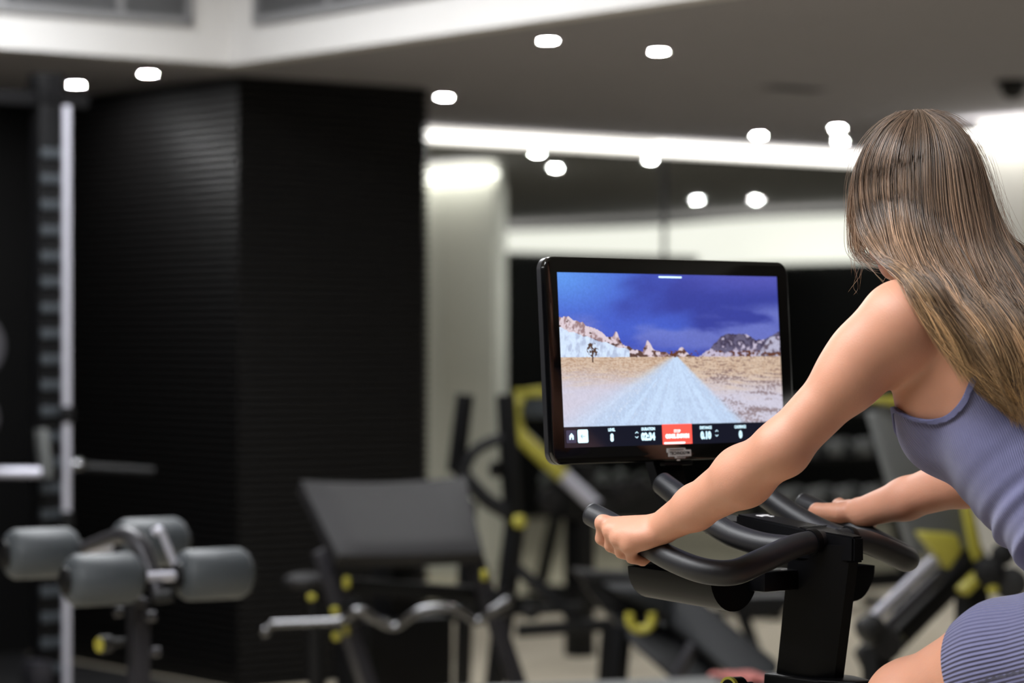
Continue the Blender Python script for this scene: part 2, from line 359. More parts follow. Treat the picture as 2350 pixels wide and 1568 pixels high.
# --- preacher curl bench and curl bar
pb = thing('curl_bench', floor_at(930, 9.0), 'preacher curl bench with a wide sloping charcoal arm pad', 'gym bench')
TL, TR, BR_, BL = at(692, 1096, 9.10), at(1070, 1087, 9.38), at(1112, 1262, 9.06), at(778, 1268, 8.82)
nn = (TR-TL).cross(BL-TL).normalized(); nn = nn if nn.y > 0 else -nn
b_ = B(); dip = []
N_ = 10
for j in range(N_+1):
    row = []
    for i in range(N_+1):
        p = (TL*(1-i/N_)+TR*(i/N_))*(1-j/N_)+(BL*(1-i/N_)+BR_*(i/N_))*(j/N_); p = p+nn*(.018*math.sin(math.pi*i/N_)*(1-j/N_*.7)); e = 1 if i in (0, N_) or j in (0, N_) else 0
        row.append(b_.bm.verts.new(p+nn*.012*e))
    dip.append(row)
bk_ = [[b_.bm.verts.new(v_.co+nn*(.045 if (i in (0, N_) or j in (0, N_)) else .06)) for i, v_ in enumerate(r)] for j, r in enumerate(dip)]
for j in range(N_):
    for i in range(N_):
        b_.bm.faces.new((dip[j][i], dip[j][i+1], dip[j+1][i+1], dip[j+1][i])); b_.bm.faces.new((bk_[j][i], bk_[j+1][i], bk_[j+1][i+1], bk_[j][i+1]))
for i in range(N_):
    b_.bm.faces.new((dip[0][i], bk_[0][i], bk_[0][i+1], dip[0][i+1])); b_.bm.faces.new((dip[N_][i], dip[N_][i+1], bk_[N_][i+1], bk_[N_][i]))
    b_.bm.faces.new((dip[i][0], dip[i+1][0], bk_[i+1][0], bk_[i][0])); b_.bm.faces.new((dip[i][N_], bk_[i][N_], bk_[i+1][N_], dip[i+1][N_]))
b_.build('arm_pad', M['vinyl'], pb)
def leg_to_floor(pa, pb2, Y, w_, m, name, par, dY=0.):
    a = at(*pa, Y); b2 = at(*pb2, Y-dY); d = b2-a; e = a+d*(a.z-.02)/(a.z-b2.z); return B().bar(a, e, w_, w_, E2, .008).build(name, m, par)
leg_to_floor((735, 1262), (842, 1568), 8.95, .048, M['grey'], 'leg', pb); leg_to_floor((1085, 1270), (1186, 1568), 9.15, .048, M['grey'], 'leg', pb)
b_ = B(); b_.box(at(905, 1400, 9.3), (.10, .12, .40), (E1, E2, EZ), .01); b_.box(at(905, 1400, 9.3)-EZ*.33, (.34, .20, .62), (E1, E2, EZ), .02); b_.build('body_shroud', M['black'], pb)
B().bar(at(800, 1345, 9.05), at(1105, 1365, 9.2), .05, .05, EZ, .005).build('cross_beam', M['black'], pb)
b_ = B().ball(at(704, 1333, 9.3), .078, (1, .9, .36), 20); b_.build('seat_pad', M['vinyl'], pb); B().tube([at(720, 1345, 9.3), Vector((*at(735, 1345, 9.3).xy, .03))], .03, 14).build('seat_post', M['black'], pb)
for i, (px, py, w_, h_) in enumerate(((795, 1337, .024, .05), (1112, 1320, .022, .045), (715, 1371, .03, .026), (768, 1402, .028, .03), (772, 1462, .03, .03), (795, 1445, .02, .045))):
    B().box(at(px, py, 8.86), (w_*.8, .026, h_*.75), (Vector((.96, .28, 0)), Vector((-.28, .96, 0)), EZ), .008).build('yellow_clip', M['yellow'], pb)
for px, py in ((800, 1398), (1140, 1378)): B().bar(at(px, py-22, 8.83), at(px+14, py+35, 8.81), .05, .06, E2, .008).build('bar_rest', M['black'], pb)
cb = thing('curl_bar', at(880, 1420, 8.74), 'chrome zigzag curl bar resting across the curl bench', 'barbell')
B().tube(path_at([(612, 1446), (622, 1434), (640, 1431), (765, 1426), (795, 1420), (822, 1401), (858, 1420), (903, 1440), (935, 1420), (965, 1401), (1000, 1394), (1038, 1396), (1068, 1412), (1096, 1427), (1126, 1404), (1160, 1382)], 8.74), [.011, .0115, .012, .0125, .0145, .0145, .0145, .0145, .0145, .0145, .0145, .0145, .0145, .0145, .0145, .0145], 16, smooth=5).build('shaft', M['chrome'], cb)
for px, py in ((609, 1449), (1164, 1380)): B().ball(at(px, py, 8.74), .017).build('shaft_end', M['chrome'], cb)
# --- barbell bench with black frame
fb_ = thing('barbell_rack', floor_at(1185, 10.6), 'black barbell bench frame with hooked uprights left of the screen', 'gym bench'); Y = 10.6
def blk(a, b2, w_, name='beam', m='black', Y_=None, par=None): return B().bar(at(*a, Y_ or Y), at(*b2, Y_ or Y), w_, w_*.8, E2, .006).build(name, M[m], par or fb_)
blk((1068, 905), (1046, 1085), .055, 'hook_arm'); B().tube(path_at([(1060, 1090), (1085, 1040), (1125, 1015), (1165, 1005)], Y), .022, 14, smooth=5).build('hook', M['black'], fb_)
B().tube(path_at([(1052, 1075), (1080, 1110), (1120, 1150), (1172, 1180)], Y), .03, 14, smooth=5).build('hook_brace', M['black'], fb_)
blk((1160, 905), (1180, 1230), .06, 'upright'); leg_to_floor((1182, 1200), (1140, 1540), Y, .06, M['black'], 'leg', fb_)
blk((1186, 1305), (1335, 1432), .04, 'brace'); blk((1185, 1448), (1425, 1432), .048, 'beam'); blk((1215, 1402), (1338, 1394), .036, 'foot_bar')
B().lathe(at(1213, 1403, Y-.02), -E2, [(0, .03), (.03, .03)], 20).build('bar_end', M['rubber'], fb_)
B().lathe(at(1136, 1078, Y-.08), -E2, [(0, .03), (.012, .032), (.03, .026)], 20).build('bar_end', M['chrome'], fb_)
B().lathe(at(1186, 1197, Y-.06), -E2, [(0, .022), (.02, .026), (.03, .02)], 18).build('yellow_knob', M['yellow'], fb_)
leg_to_floor((1400, 1432), (1395, 1500), Y, .05, M['black'], 'leg', fb_); leg_to_floor((1075, 1150), (1070, 1300), 10.9, .05, M['black'], 'leg', fb_)
# --- lever machine with yellow arm
lm = thing('lever_machine', floor_at(1300, 12.5), 'plate-loaded lever machine with yellow and silver arm beside the screen', 'gym machine'); Y = 12.2
B().tube(path_at([(1250, 905), (1205, 912), (1182, 935), (1186, 985), (1215, 1020), (1292, 1092)], Y), .033, 16, smooth=5).build('yellow_arm', M['yellow'], lm)
B().tube(path_at([(1288, 1088), (1398, 1190)], Y), .030, 16).build('silver_arm', M['steel'], lm)
B().box(at(1228, 932, Y), (.11, .16, .10), (E1, E2, EZ), .02).build('shoulder_pad', M['foam'], lm); B().box(at(1222, 902, Y-.02), (.10, .15, .03), (E1, E2, EZ), .01).build('pad_trim', M['yellow'], lm)
b_ = B(); b_.bar(at(1330, 1060, 12.6), floor_at(1330, 12.6), .10, .10, E2, .01); b_.bar(at(1280, 1150, 12.5), at(1520, 1150, 12.9), .10, .16, EZ, .01); b_.build('frame', M['black'], lm)
for px, py, r, Y_ in ((1262, 1148, .055, 12.1), (1382, 1178, .05, 12.1), (1430, 1130, .05, 12.3), (1465, 1118, .04, 12.4)): B().lathe(at(px, py, Y_), -E2, [(-.02, r*.6), (-.016, r), (.016, r), (.02, r*.6)], 24).build('hub', M['vinyl'], lm)
leg_to_floor((1500, 1150), (1500, 1300), 12.9, .08, M['black'], 'leg', lm)
# --- adjustable bench with the yellow grip
ab = thing('adjustable_bench', floor_at(1480, 9.5), 'dark adjustable bench with a yellow U-shaped grip under its seat', 'gym bench'); Y = 9.5
def pad(pts, Y_, th, m, name, par, dY=(0, 0, 0, 0), bev=.02):
    P = [at(x, y, Y_+d) for (x, y), d in zip(pts, dY)]; return B().prism(P, E2*th*.8+E1*th*.5, bev).build(name, M[m], par)
pad([(1322, 1312), (1505, 1322), (1500, 1350), (1350, 1345)], 9.7, .2, 'black', 'head_pad', ab, bev=.008)
pad([(1340, 1345), (1500, 1348), (1480, 1440), (1410, 1430)], 9.72, .12, 'black', 'pad_bracket', ab, bev=.008)
pad([(1400, 1352), (1545, 1350), (1560, 1400), (1548, 1436), (1398, 1410)], 9.4, .30, 'slate', 'seat_pad', ab)
pad([(1545, 1352), (1600, 1370), (1796, 1528), (1770, 1568), (1690, 1560), (1540, 1440)], 9.35, .26, 'slate', 'back_pad', ab, (0, 0, -.3, -.3, -.3, 0))
pad([(1405, 1412), (1545, 1440), (1700, 1575), (1560, 1575), (1440, 1470)], 9.5, .18, 'black', 'frame', ab, (0, 0, -.25, -.2, 0), .01)
b_ = B(); b_.tube(path_at([(1447, 1408), (1445, 1425), (1455, 1441), (1472, 1445), (1488, 1440), (1497, 1424), (1496, 1408)], 9.3), .0145, 12, smooth=4); b_.build('yellow_grip', M['yellow'], ab)
leg_to_floor((1428, 1435), (1418, 1560), 9.5, .05, M['black'], 'leg', ab); leg_to_floor((1600, 1450), (1640, 1700), 9.6, .05, M['black'], 'leg', ab)
B().bar(at(1592, 1480, 9.25), at(1548, 1566, 9.25), .035, .03, E2, .005).build('support_strut', M['grey'], ab)
# --- second bench showing behind the bike post
sb_ = thing('weight_bench', floor_at(1740, 11.2), 'black weight bench partly hidden behind the bike post', 'gym bench'); Y = 11.2
pad([(1600, 1372), (1830, 1368), (1790, 1418), (1730, 1424), (1640, 1405)], Y, .3, 'black', 'seat_pad', sb_, bev=.012)
leg_to_floor((1700, 1400), (1735, 1500), Y, .04, M['black'], 'leg', sb_); leg_to_floor((1650, 1400), (1625, 1480), 11.5, .045, M['black'], 'leg', sb_)
# --- flat bench with a pink towel, bottom edge
lb = thing('flat_bench', floor_at(1520, 8.0), 'low flat bench with a grey pad at the bottom edge beside the bike post', 'gym bench')
dl = Vector((.95, .3, 0)).normalized(); dp = Vector((-dl.y, dl.x, 0)); c0_ = at(1660, 1549, 8.0); c0_.z = .422
B().box(c0_-dl*.26+dp*.14-EZ*.04, (1.15, .28, .08), (dl, dp, EZ), .025, 3).build('pad', M['cardgrey'], lb)
for a_ in (-.75, .12): B().box(c0_+dl*a_+dp*.14-EZ*.24, (.06, .06, .40), (dl, dp, EZ), .006).build('leg', M['black'], lb); 
for a_ in (-.75, .12): B().box(c0_+dl*a_+dp*.14-EZ*.43, (.06, .42, .05), (dl, dp, EZ), .006).build('foot', M['black'], lb)
M['pink'] = mat('pink towelling', (214, 140, 134), .95, noise=.12, scale=120, bump=.5, bscale=500)
tw_ = B(); n = 14; rows = []
for i in range(n+1):
    x = .055+.12*i/n; rows.append([tw_.bm.verts.new(c0_+dl*x+dp*(.02+.24*j/8)+EZ*(.012+.006*math.sin(i*1.3+j*.7)+(.004*math.cos(j*1.1)))) for j in range(9)])
for i in range(n):
    for j in range(8): tw_.bm.faces.new((rows[i][j], rows[i+1][j], rows[i+1][j+1], rows[i][j+1]))
bmesh.ops.solidify(tw_.bm, geom=list(tw_.bm.faces), thickness=.014)
tag(tw_.build('towel', M['pink']), 'folded pink towel lying on the grey flat bench', 'towel')
# --- leg machine on the right with grey backrest and chrome rod
gm = thing('leg_machine', floor_at(2120, 8.6), 'angled leg machine with grey backrest, yellow fittings and chrome rod behind the rider', 'gym machine'); Y = 8.6
pad([(2000, 948), (2160, 944), (2238, 1262), (2096, 1272), (2050, 1085)], 8.75, .10, 'cardgrey', 'backrest', gm, bev=.01)
pad([(1993, 922), (2010, 911), (2150, 911), (2158, 950), (1996, 950)], 8.72, .12, 'yellow', 'backrest_cap', gm, bev=.008)
pad([(2212, 1160), (2232, 1160), (2258, 1275), (2236, 1290)], 8.70, .05, 'yellow', 'backrest_trim', gm, bev=.005)
pad([(2112, 1222), (2200, 1228), (2212, 1262), (2178, 1312), (2140, 1300), (2112, 1262)], 8.5, .10, 'yellow', 'pivot_bracket', gm, bev=.012)
B().tube([at(2006, 1418, 8.35), at(2142, 1288, 8.5)], .0185, 18).build('slide_rod', M['steel'], gm)
B().tube([at(2036, 1440, 8.42), at(2160, 1318, 8.55)], .017, 18).build('slide_rod', M['grey'], gm)
B().bar(at(1990, 1520, 8.5), at(2240, 1270, 8.8), .09, .07, E1, .01).build('rail', M['black'], gm)
B().lathe(at(2000, 1442, 8.36), Vector((-.75, -.3, -.55)), [(-.03, .02), (-.028, .042), (.03, .045), (.04, .03)], 24).build('stop_buffer', M['rubber'], gm)
B().lathe(at(2040, 1478, 8.36), Vector((-.3, -.9, -.1)), [(-.03, .04), (.03, .045)], 24).build('hub', M['black'], gm)
B().box(at(2226, 1340, 8.5), (.075, .03, .03), (Vector((.7, 0, .7)), E2, Vector((-.7, 0, .7))), .006).build('yellow_tab', M['yellow'], gm)
for px, py, r, m_ in ((2272, 1312, .045, 'black'), (2302, 1272, .035, 'black'), (2280, 1352, .018, 'yellow'), (2320, 1340, .05, 'rubber'), (2062, 1470, .016, 'yellow')): B().lathe(at(px, py, 8.45), Vector((-.3, -.95, 0)), [(-.02, r*.8), (-.014, r), (.014, r), (.02, r*.7)], 22).build('knob', M[m_], gm)
B().bar(floor_at(1960, 8.3)+EZ*.05, floor_at(2330, 8.9)+EZ*.05, .12, .10, EZ, .01).build('base', M['vinyl'], gm); B().bar(at(2230, 1290, 8.8), floor_at(2235, 8.85), .08, .08, E1, .01).build('leg', M['black'], gm)
B().bar(at(2010, 1480, 8.45), floor_at(2030, 8.45), .07, .07, E1, .01).build('leg', M['black'], gm)
# --- dumbbell rack by the mirror
Y = 14.6; rk = thing('dumbbell_rack', floor_at(1900, Y), 'black dumbbell rack standing in front of the mirror', 'rack')
rx = Vector((.9, .43, 0)).normalized(); ry = Vector((-rx.y, rx.x, 0)); rc = floor_at(1890, Y)
for a_ in (-.42, .42):
    b_ = B(); b_.bar(rc+rx*a_-ry*.18+EZ*.02, rc+rx*a_+ry*.12+EZ*1.05, .06, .05, rx, .006); b_.bar(rc+rx*a_-ry*.25+EZ*.03, rc+rx*a_+ry*.25+EZ*.03, .06, .05, EZ, .006); b_.build('side_frame', M['black'], rk)
sid = 0; ordn = ('left', 'second', 'third', 'fourth', 'right'); tier = ('bottom', 'middle', 'top'); dbm = None
for j, z in enumerate((.56, .80, 1.02)):
    yo = -.10+j*.08; B().box(rc+ry*yo+EZ*z, (.90, .16, .02), (rx, ry, EZ), .004).build('shelf', M['black'], rk)
    for i in range(5):
        base = rc+rx*(-.34+.17*i)+ry*yo+EZ*(z+.0555)
        t = thing('dumbbell', base, 'dark round-headed dumbbell on the %s shelf of the rack, %s along' % (tier[j], ('leftmost', 'second', 'third', 'fourth', 'last')[i]), 'dumbbell', 'dumbbells on the rack')
        if dbm is None:
            dbm = [B().lathe(base+ry*s_*.055, ry*s_, [(0, .03), (.004, .043), (.05, .045), (.056, .036), (.057, .012)], 20).build('head', M['cardgrey'], t) for s_ in (-1, 1)]
            dbm.append(B().tube([base-ry*.06, base+ry*.06], .014, 10).build('handle', M['chrome'], t))
        else:
            for q in dbm: c = q.copy(); COL.objects.link(c); c.parent = t
# ------------------------------------------------------------------ exercise bike (local frame: r to the rider's right, f forward, z up)
BA = .70297; BR = Vector((math.cos(BA), math.sin(BA), 0)); BF = Vector((-math.sin(BA), math.cos(BA), 0)); SCC = Vector((.25608, 4.46038, 1.37195)); BO = Vector((SCC.x, SCC.y, 0))
def bk(r, f, z): return BO + BR*r + BF*f + EZ*z
def onr(px, py, r):                               # where the sight line of a photo pixel meets the plane r metres beside the bike's middle
    d = Vector(((px-1175)/FPX, 1, -(py-784)/FPX)); s = (r+SCC.dot(BR))/d.dot(BR); p = Vector((0, 0, CAMZ))+d*s
    return r, (p-SCC).dot(BF), p.z
M['bikeblk'] = mat('black bike lacquer', (7, 7, 9), .38, noise=.1, bump=.05, bscale=700, spec=.12)
M['grip'] = mat('black grip rubber', (22, 22, 26), .45, noise=.08, bump=.12, bscale=900, spec=.45)
M['glass'] = mat('black screen glass', (5, 5, 6), .06, noise=.05, spec=.6)
M['alu'] = mat('dark anodised rim', (66, 66, 70), .3, .8, noise=.04)
M['ink'] = mat('white print', (225, 225, 225), .6, noise=.02)
M['logo'] = mat('silver badge', (205, 205, 205), .4, .2, noise=.02)
M['gloss'] = mat('gloss black trim', (8, 8, 10), .12, noise=.05)
bike = thing('exercise_bike', bk(0, -.35, 0), 'black upright exercise bike with forward grips and a lit touchscreen', 'exercise bike')
def text_mesh(body, size, bold=0., xs=1., spacing=1.):
    cu = bpy.data.curves.new('txt', 'FONT'); cu.body = body; cu.size = size; cu.align_x = 'CENTER'; cu.align_y = 'CENTER'; cu.offset = bold; cu.space_character = spacing; cu.resolution_u = 3
    o = bpy.data.objects.new('txt', cu); COL.objects.link(o); bpy.context.view_layer.update()
    me = bpy.data.meshes.new_from_object(o.evaluated_get(bpy.context.evaluated_depsgraph_get())); bpy.data.objects.remove(o)
    n = len(me.vertices); co = np.empty(n*3, np.float32); me.vertices.foreach_get('co', co); co = co.reshape(-1, 3); co[:, 0] *= xs; me.vertices.foreach_set('co', co.ravel()); me.update()
    return me
def lay(me, name, m, parent, c, X, Yv, N):        # put a flat mesh drawn in xy onto a plane through c
    off = Vector((0, 0, 0)); q = parent
    while q is not None: off = off + q.location; q = q.parent
    T = Matrix(((X.x, Yv.x, N.x, c.x-off.x), (X.y, Yv.y, N.y, c.y-off.y), (X.z, Yv.z, N.z, c.z-off.z), (0, 0, 0, 1)))
    me.transform(T); return link(name, me, m, parent, smooth=False)
# monitor
TT = .06684; SX = BR; SY = EZ*math.cos(TT)+BF*math.sin(TT); SN = SX.cross(SY).normalized()
def rrect(w, h, r, n=6, dx=0., dy=0.):
    out = []
    for cx, cy, a0 in ((w/2-r, h/2-r, 0), (-w/2+r, h/2-r, 90), (-w/2+r, -h/2+r, 180), (w/2-r, -h/2+r, 270)):
        for k in range(n+1):
            a = math.radians(a0+90*k/n); out.append((cx+r*math.cos(a)+dx, cy+r*math.sin(a)+dy))
    return out
def sp(x, y, d=0.): return SCC + SX*x + SY*y + SN*d
mon = B()
layers = [(.513, .304, .014, -.024), (.525, .316, .019, -.021), (.527, .318, .02, -.0105)]
def loft(b, layers, dx=0, dy=0):
    rg = [[b.bm.verts.new(sp(x, y, d)) for x, y in rrect(w, h, r, 6, dx, dy)] for w, h, r, d in layers]
    n = len(rg[0])
    for i in range(len(rg)-1):
        for k in range(n): b.bm.faces.new((rg[i][k], rg[i][(k+1) % n], rg[i+1][(k+1) % n], rg[i+1][k]))
    b.bm.faces.new(rg[0]); b.bm.faces.new(rg[-1]); return b
MDX, MDY = .0015, -.0005
monitor = loft(mon, layers, MDX, MDY).build('monitor', M['alu'], bike); monitor['label'] = 'slim black monitor showing a gravel road through snowy hills'
loft(B(), [(.522, .313, .0175, -.0105), (.522, .313, .0175, -.0085)], MDX, MDY).build('groove', M['bikeblk'], monitor)
loft(B(), [(.527, .318, .02, -.0085), (.527, .318, .02, -.003), (.524, .315, .0188, -.0012), (.522, .313, .018, -.0008)], MDX, MDY).build('bezel', M['glass'], monitor)
# screen picture: one emissive grid, coloured by a computed landscape
def vnoise(x, y, seed):
    rs = np.random.RandomState(seed); g = rs.rand(256, 256); xi = np.floor(x).astype(int); yi = np.floor(y).astype(int); fx = x-xi; fy = y-yi
    fx = fx*fx*(3-2*fx); fy = fy*fy*(3-2*fy); a = g[xi % 256, yi % 256]; b = g[(xi+1) % 256, yi % 256]; c = g[xi % 256, (yi+1) % 256]; d = g[(xi+1) % 256, (yi+1) % 256]
    return (a*(1-fx)+b*fx)*(1-fy)+(c*(1-fx)+d*fx)*fy
def fbm(x, y, seed, o=4, g=.5):
    s = 0; a = 1; t = 0
    for k in range(o): s = s+a*vnoise(x*2**k+17*k, y*2**k+9*k, seed+k); t += a; a *= g
    return s/t
def landscape(X, Y):                               # X right, Y down, both 0..1 (bottom bar from .88)
    A = 1.78
    def mixc(a, b, t): return a*(1-t[..., None])+np.array(b)*t[..., None]
    ss = lambda a, b, t: np.clip((t-a)/(b-a), 0, 1)**2*(3-2*np.clip((t-a)/(b-a), 0, 1))
    c = np.zeros(X.shape+(3,)); c[:] = (70, 92, 192)
    c = mixc(c, (96, 150, 230), ss(.5, -.05, np.hypot(X*1.1, Y*1.4)))
    cl = fbm(X*A*1.5+2, Y*4.2+X*.9, 3, 5, .42)
    c = mixc(c, (52, 54, 134), ss(.46, .80, cl+.34*(X-.55)+.08*ss(.0, .3, Y))*.72)
    c = mixc(c, (92, 92, 182), ss(.16, 0, Y)*ss(.3, .9, X)*.7)
    l = fbm(X*A*2.2+5, Y*8, 12, 5)
    c = mixc(c, (112, 122, 196), ss(.36, .66, l+.12*(X-.5))*ss(.17, .27, Y+.08*(X-.5))*.8)
    c = mixc(c, (58, 66, 160), ss(.33, .44, Y)*ss(.75, .3, X)*.4)
    n1 = fbm(X*A*14, X*0+.5, 21, 4); n2 = fbm(X*A*45, X*0+1.5, 23, 2)
    hor = .485
    # distant ridge, right
    r2 = hor-.005-.135*ss(.60, .76, X)*(1-.25*ss(.82, .9, X)*ss(1., .92, X))-.035*(n1-.5)-.01*(n2-.5)
    sh = fbm(X*A*30, Y*40, 31, 4)
    m = (Y > r2)
    c[m] = mixc(mixc(np.broadcast_to(np.array((98., 92, 118)), X.shape+(3,)), (58, 50, 72), ss(.35, .6, sh)), (188, 178, 200), ss(.56, .74, sh+.25*ss(.40, .47, Y)))[m]
    r3 = hor+.02-.14*np.exp(-((X-.97)/.07)**2)-.02*(n1-.5); m = (Y > r3) & (X > .8)
    c[m] = mixc(np.broadcast_to(np.array((176., 174, 196)), X.shape+(3,)), (96, 84, 98), ss(.45, .62, sh))[m]
    # near hills, left and middle
    r1 = .245+.215*ss(-.05, .42, X)+.02*ss(.42, .6, X)-.045*(n1-.45)-.012*(n2-.5)-.045*np.exp(-((X-.245)/.012)**2)-.065*np.exp(-((X-.385)/.02)**2)*(X > .36)-.05*np.exp(-((X-.535)/.022)**2)
    r1 = np.where(X < .64, r1, r1+(X-.64)*1.2)
    m = Y > r1; tx = fbm(X*A*38, Y*30+X*30, 41, 4)
    hc = mixc(np.broadcast_to(np.array((214., 198, 206)), X.shape+(3,)), (150, 122, 124), ss(.5, .68, tx)); hc = mixc(hc, (90, 66, 60), ss(.66, .74, fbm(X*A*26, Y*46, 43, 3)+.16*ss(.36, .46, Y)))
    c[m] = hc[m]
    sn = (Y > .315+.44*X+.03*(n1-.5)) & (Y < hor+.01) & (X < .30); c[sn] = mixc(np.broadcast_to(np.array((206., 222, 244)), X.shape+(3,)), (176, 188, 214), ss(.4, .7, tx))[sn]
    bush = (Y > hor-.035) & (Y < hor+.01) & (fbm(X*A*60, Y*90, 47, 3)+.22*np.exp(-((X-.49)/.05)**2)+.12*ss(.62, .8, X)-.5*ss(.40, .34, X) > .66); c[bush] = (98, 60, 44)
    # ground
    dy = np.clip((Y-hor)/(.88-hor), 1e-3, 1); g = Y > hor+.006*(n2-.5)
    gx = (X-.505)/(dy+.03); gn = fbm(gx*6+40, 6/(dy+.05), 51, 5); gf = fbm(X*A*95, Y*150, 53, 3)
    gc = mixc(np.broadcast_to(np.array((208., 186, 166)), X.shape+(3,)), (176, 144, 120), ss(.36, .7, gf*.5+gn*.5))
    gc = mixc(gc, (200, 196, 212), ss(.12, .62, dy+.35*(gn-.5)+.15*(.5-X)))
    gc = mixc(gc, (120, 98, 98), ss(.54, .68, gf*.4+gn*.6)*ss(.5, .62, X)*.75)
    edge = np.abs(X-.505+.02*dy)-(.010+np.where(X < .505, .46, .30)*dy+.05*(gn-.5)*dy) ; rl = np.where(X < .505, .22, .045)
    road = ss(.10, -.10, edge/(rl*8*(dy+.12)))
    st = fbm(gx*40+3, dy*1.4, 61, 3)*.55+fbm(X*A*130, Y*110, 63, 3)*.45
    rc = mixc(np.broadcast_to(np.array((192., 212, 238)), X.shape+(3,)), (176, 194, 222), ss(.4, .65, st)); rc = mixc(rc, (222, 232, 246), ss(.58, .8, st)*.6)
    gc = gc*(1-road[..., None])+rc*road[..., None]
    c[g] = gc[g]
    # little bush, left
    bx, by = .137, .445; d = np.hypot((X-bx)*A/.045, (Y-by)/.045); tw = fbm(X*A*120, Y*90, 71, 2)
    m = (d < 1) & (tw > .42+.15*d); c[m] = (84, 62, 52)
    m = (np.abs(X-bx) < .0025) & (Y > by) & (Y < .515); c[m] = (74, 52, 44)
    c = c*(.96+.08*fbm(X*A*110, Y*110, 81, 2)[..., None])
    bar = Y > .88
    c[bar] = (18, 20, 34)
    return np.clip(c, 0, 255)
nx, ny = 520, 300
gx, gy = np.meshgrid(np.linspace(0, 1, nx+1), np.linspace(0, 1, ny+1))
cols = landscape(gx, gy).reshape(-1, 3)/255
cols = np.where(cols <= .04045, cols/12.92, ((cols+.055)/1.055)**2.4)
AW, AH = .476, .268
vx = (np.array(SCC)[None]+np.array(SX)[None]*((gx.ravel()-.5)*AW)[:, None]+np.array(SY)[None]*((.5-gy.ravel())*AH)[:, None]+np.array(SN)[None]*-.0002)
idx = np.arange((nx+1)*(ny+1)).reshape(ny+1, nx+1)
fc = np.stack([idx[:-1, :-1].ravel(), idx[1:, :-1].ravel(), idx[1:, 1:].ravel(), idx[:-1, 1:].ravel()], 1)
ms = bpy.data.materials.new('lit display'); ms.use_nodes = True; nt = ms.node_tree; b = nt.nodes['Principled BSDF']
an = nt.nodes.new('ShaderNodeAttribute'); an.attribute_name = 'picture'
b.inputs['Base Color'].default_value = (.004, .004, .005, 1); b.inputs['Roughness'].default_value = .08
nt.links.new(an.outputs['Color'], b.inputs['Emission Color']); b.inputs['Emission Strength'].default_value = 1.0
scr = mesh_np('display', vx, fc, ms, monitor, smooth=False); scr['label'] = 'lit display with a video of a pale road under a stormy blue sky'
ca = scr.data.color_attributes.new('picture', 'FLOAT_COLOR', 'POINT'); ca.data.foreach_set('color', np.concatenate([cols, np.ones((len(cols), 1))], 1).astype(np.float32).ravel())
def spix(px, py):                                  # photo pixel to display plane
    d = Vector(((px-1175)/FPX, 1, -(py-784)/FPX)); o = Vector((0, 0, CAMZ)); s = (SCC-o).dot(SN)/d.dot(SN); p = o+d*s-SCC
    return p.dot(SX), p.dot(SY)
M['ui'] = emat('interface cyan white', (205, 240, 255), 1.0); M['uired'] = emat('interface red', (236, 84, 72), .95); M['uiw'] = emat('interface white', (250, 250, 250), 1.); M['uigrey'] = emat('interface grey', (58, 54, 74), .9); M['uired2'] = emat('interface pale red', (246, 120, 106), .95)
def ui_text(s, px, py, size, bold, xs, m='ui', sp_=1.): 
    x, y = spix(px, py); lay(text_mesh(s, size, bold, xs, sp_), 'display_text', M[m], monitor, sp(x, y, .0006), SX, SY, SN)
def ui_rect(px, py, w, h, r, m, d=.0003, name='display_button'):
    x, y = spix(px, py); b_ = B(); b_.bm.faces.new([b_.bm.verts.new(sp(x+a, y+c, d)) for a, c in rrect(w, h, r, 4)]); b_.build(name, M[m], monitor, smooth=False)
ui_rect(1311, 1002.5, .0205, .0195, .002, 'uigrey'); ui_rect(1337.5, 1001.5, .0215, .0205, .0025, 'ui')
x, y = spix(1311, 1002); b_ = B(); b_.bm.faces.new([b_.bm.verts.new(sp(x+a, y+c, .0006)) for a, c in ((-.0045, -.005), (-.0012, -.005), (-.0012, -.0015), (.0012, -.0015), (.0012, -.005), (.0045, -.005), (.0045, .001), (0, .0052), (-.0045, .001))]); b_.build('home_icon', M['ui'], monitor, smooth=False)
x, y = spix(1337.5, 1001.5); b_ = B()
for a, c in (((-.0042, 0), (.0042, 0)), ((-.0042, 0), (-.0012, .003)), ((-.0042, 0), (-.0012, -.003))): b_.bar(sp(x+a[0], y+a[1], .0005), sp(x+c[0], y+c[1], .0005), .0004, .0007, SN)
b_.build('back_arrow', M['gloss'], monitor, smooth=False)
ui_rect(1554, 996.5, .0642, .0315, .0004, 'uired')
ui_text('LEVEL', 1403, 987, .0062, .0003, .9); ui_text('8', 1404, 1005.5, .0152, .0011, .8)
ui_text('DURATION', 1487, 985, .0062, .0003, .9); ui_text('02:34', 1487, 1003, .0152, .0010, .86)
ui_text('STOP', 1553.5, 990, .0062, .0003, .95, 'uiw'); ui_text('COOL DOWN', 1554, 1001.5, .0078, .0009, 1.0, 'uiw')
ui_rect(1548, 1016.8, .046, .003, .0014, 'uiw', .0006, 'progress_bar'); ui_rect(1580, 1016.4, .010, .0012, .0005, 'uired2', .0005, 'progress_bar')
ui_text('DISTANCE', 1619, 982, .0062, .0003, .9); ui_text('0.10', 1619.5, 1000, .0152, .0010, .86)
ui_text('CADENCE', 1698, 980, .0062, .0003, .9); ui_text('0', 1699, 998, .0152, .0010, .86)
ui_rect(1537.5, 636.5, .050, .0026, .0008, 'ui', .0004, 'progress_bar')
for px, py in ((1461, 998.5), (1644.5, 994.5)):
    for s_ in (1, -1):
        x, y = spix(px, py-5.5*s_); b_ = B()
        for e in (1, -1): b_.bar(sp(x, y+.0012*s_, .0005), sp(x+.003*e, y-.0012*s_, .0005), .0004, .001, SN)
        b_.build('chevron', M['ui'], monitor, smooth=False)
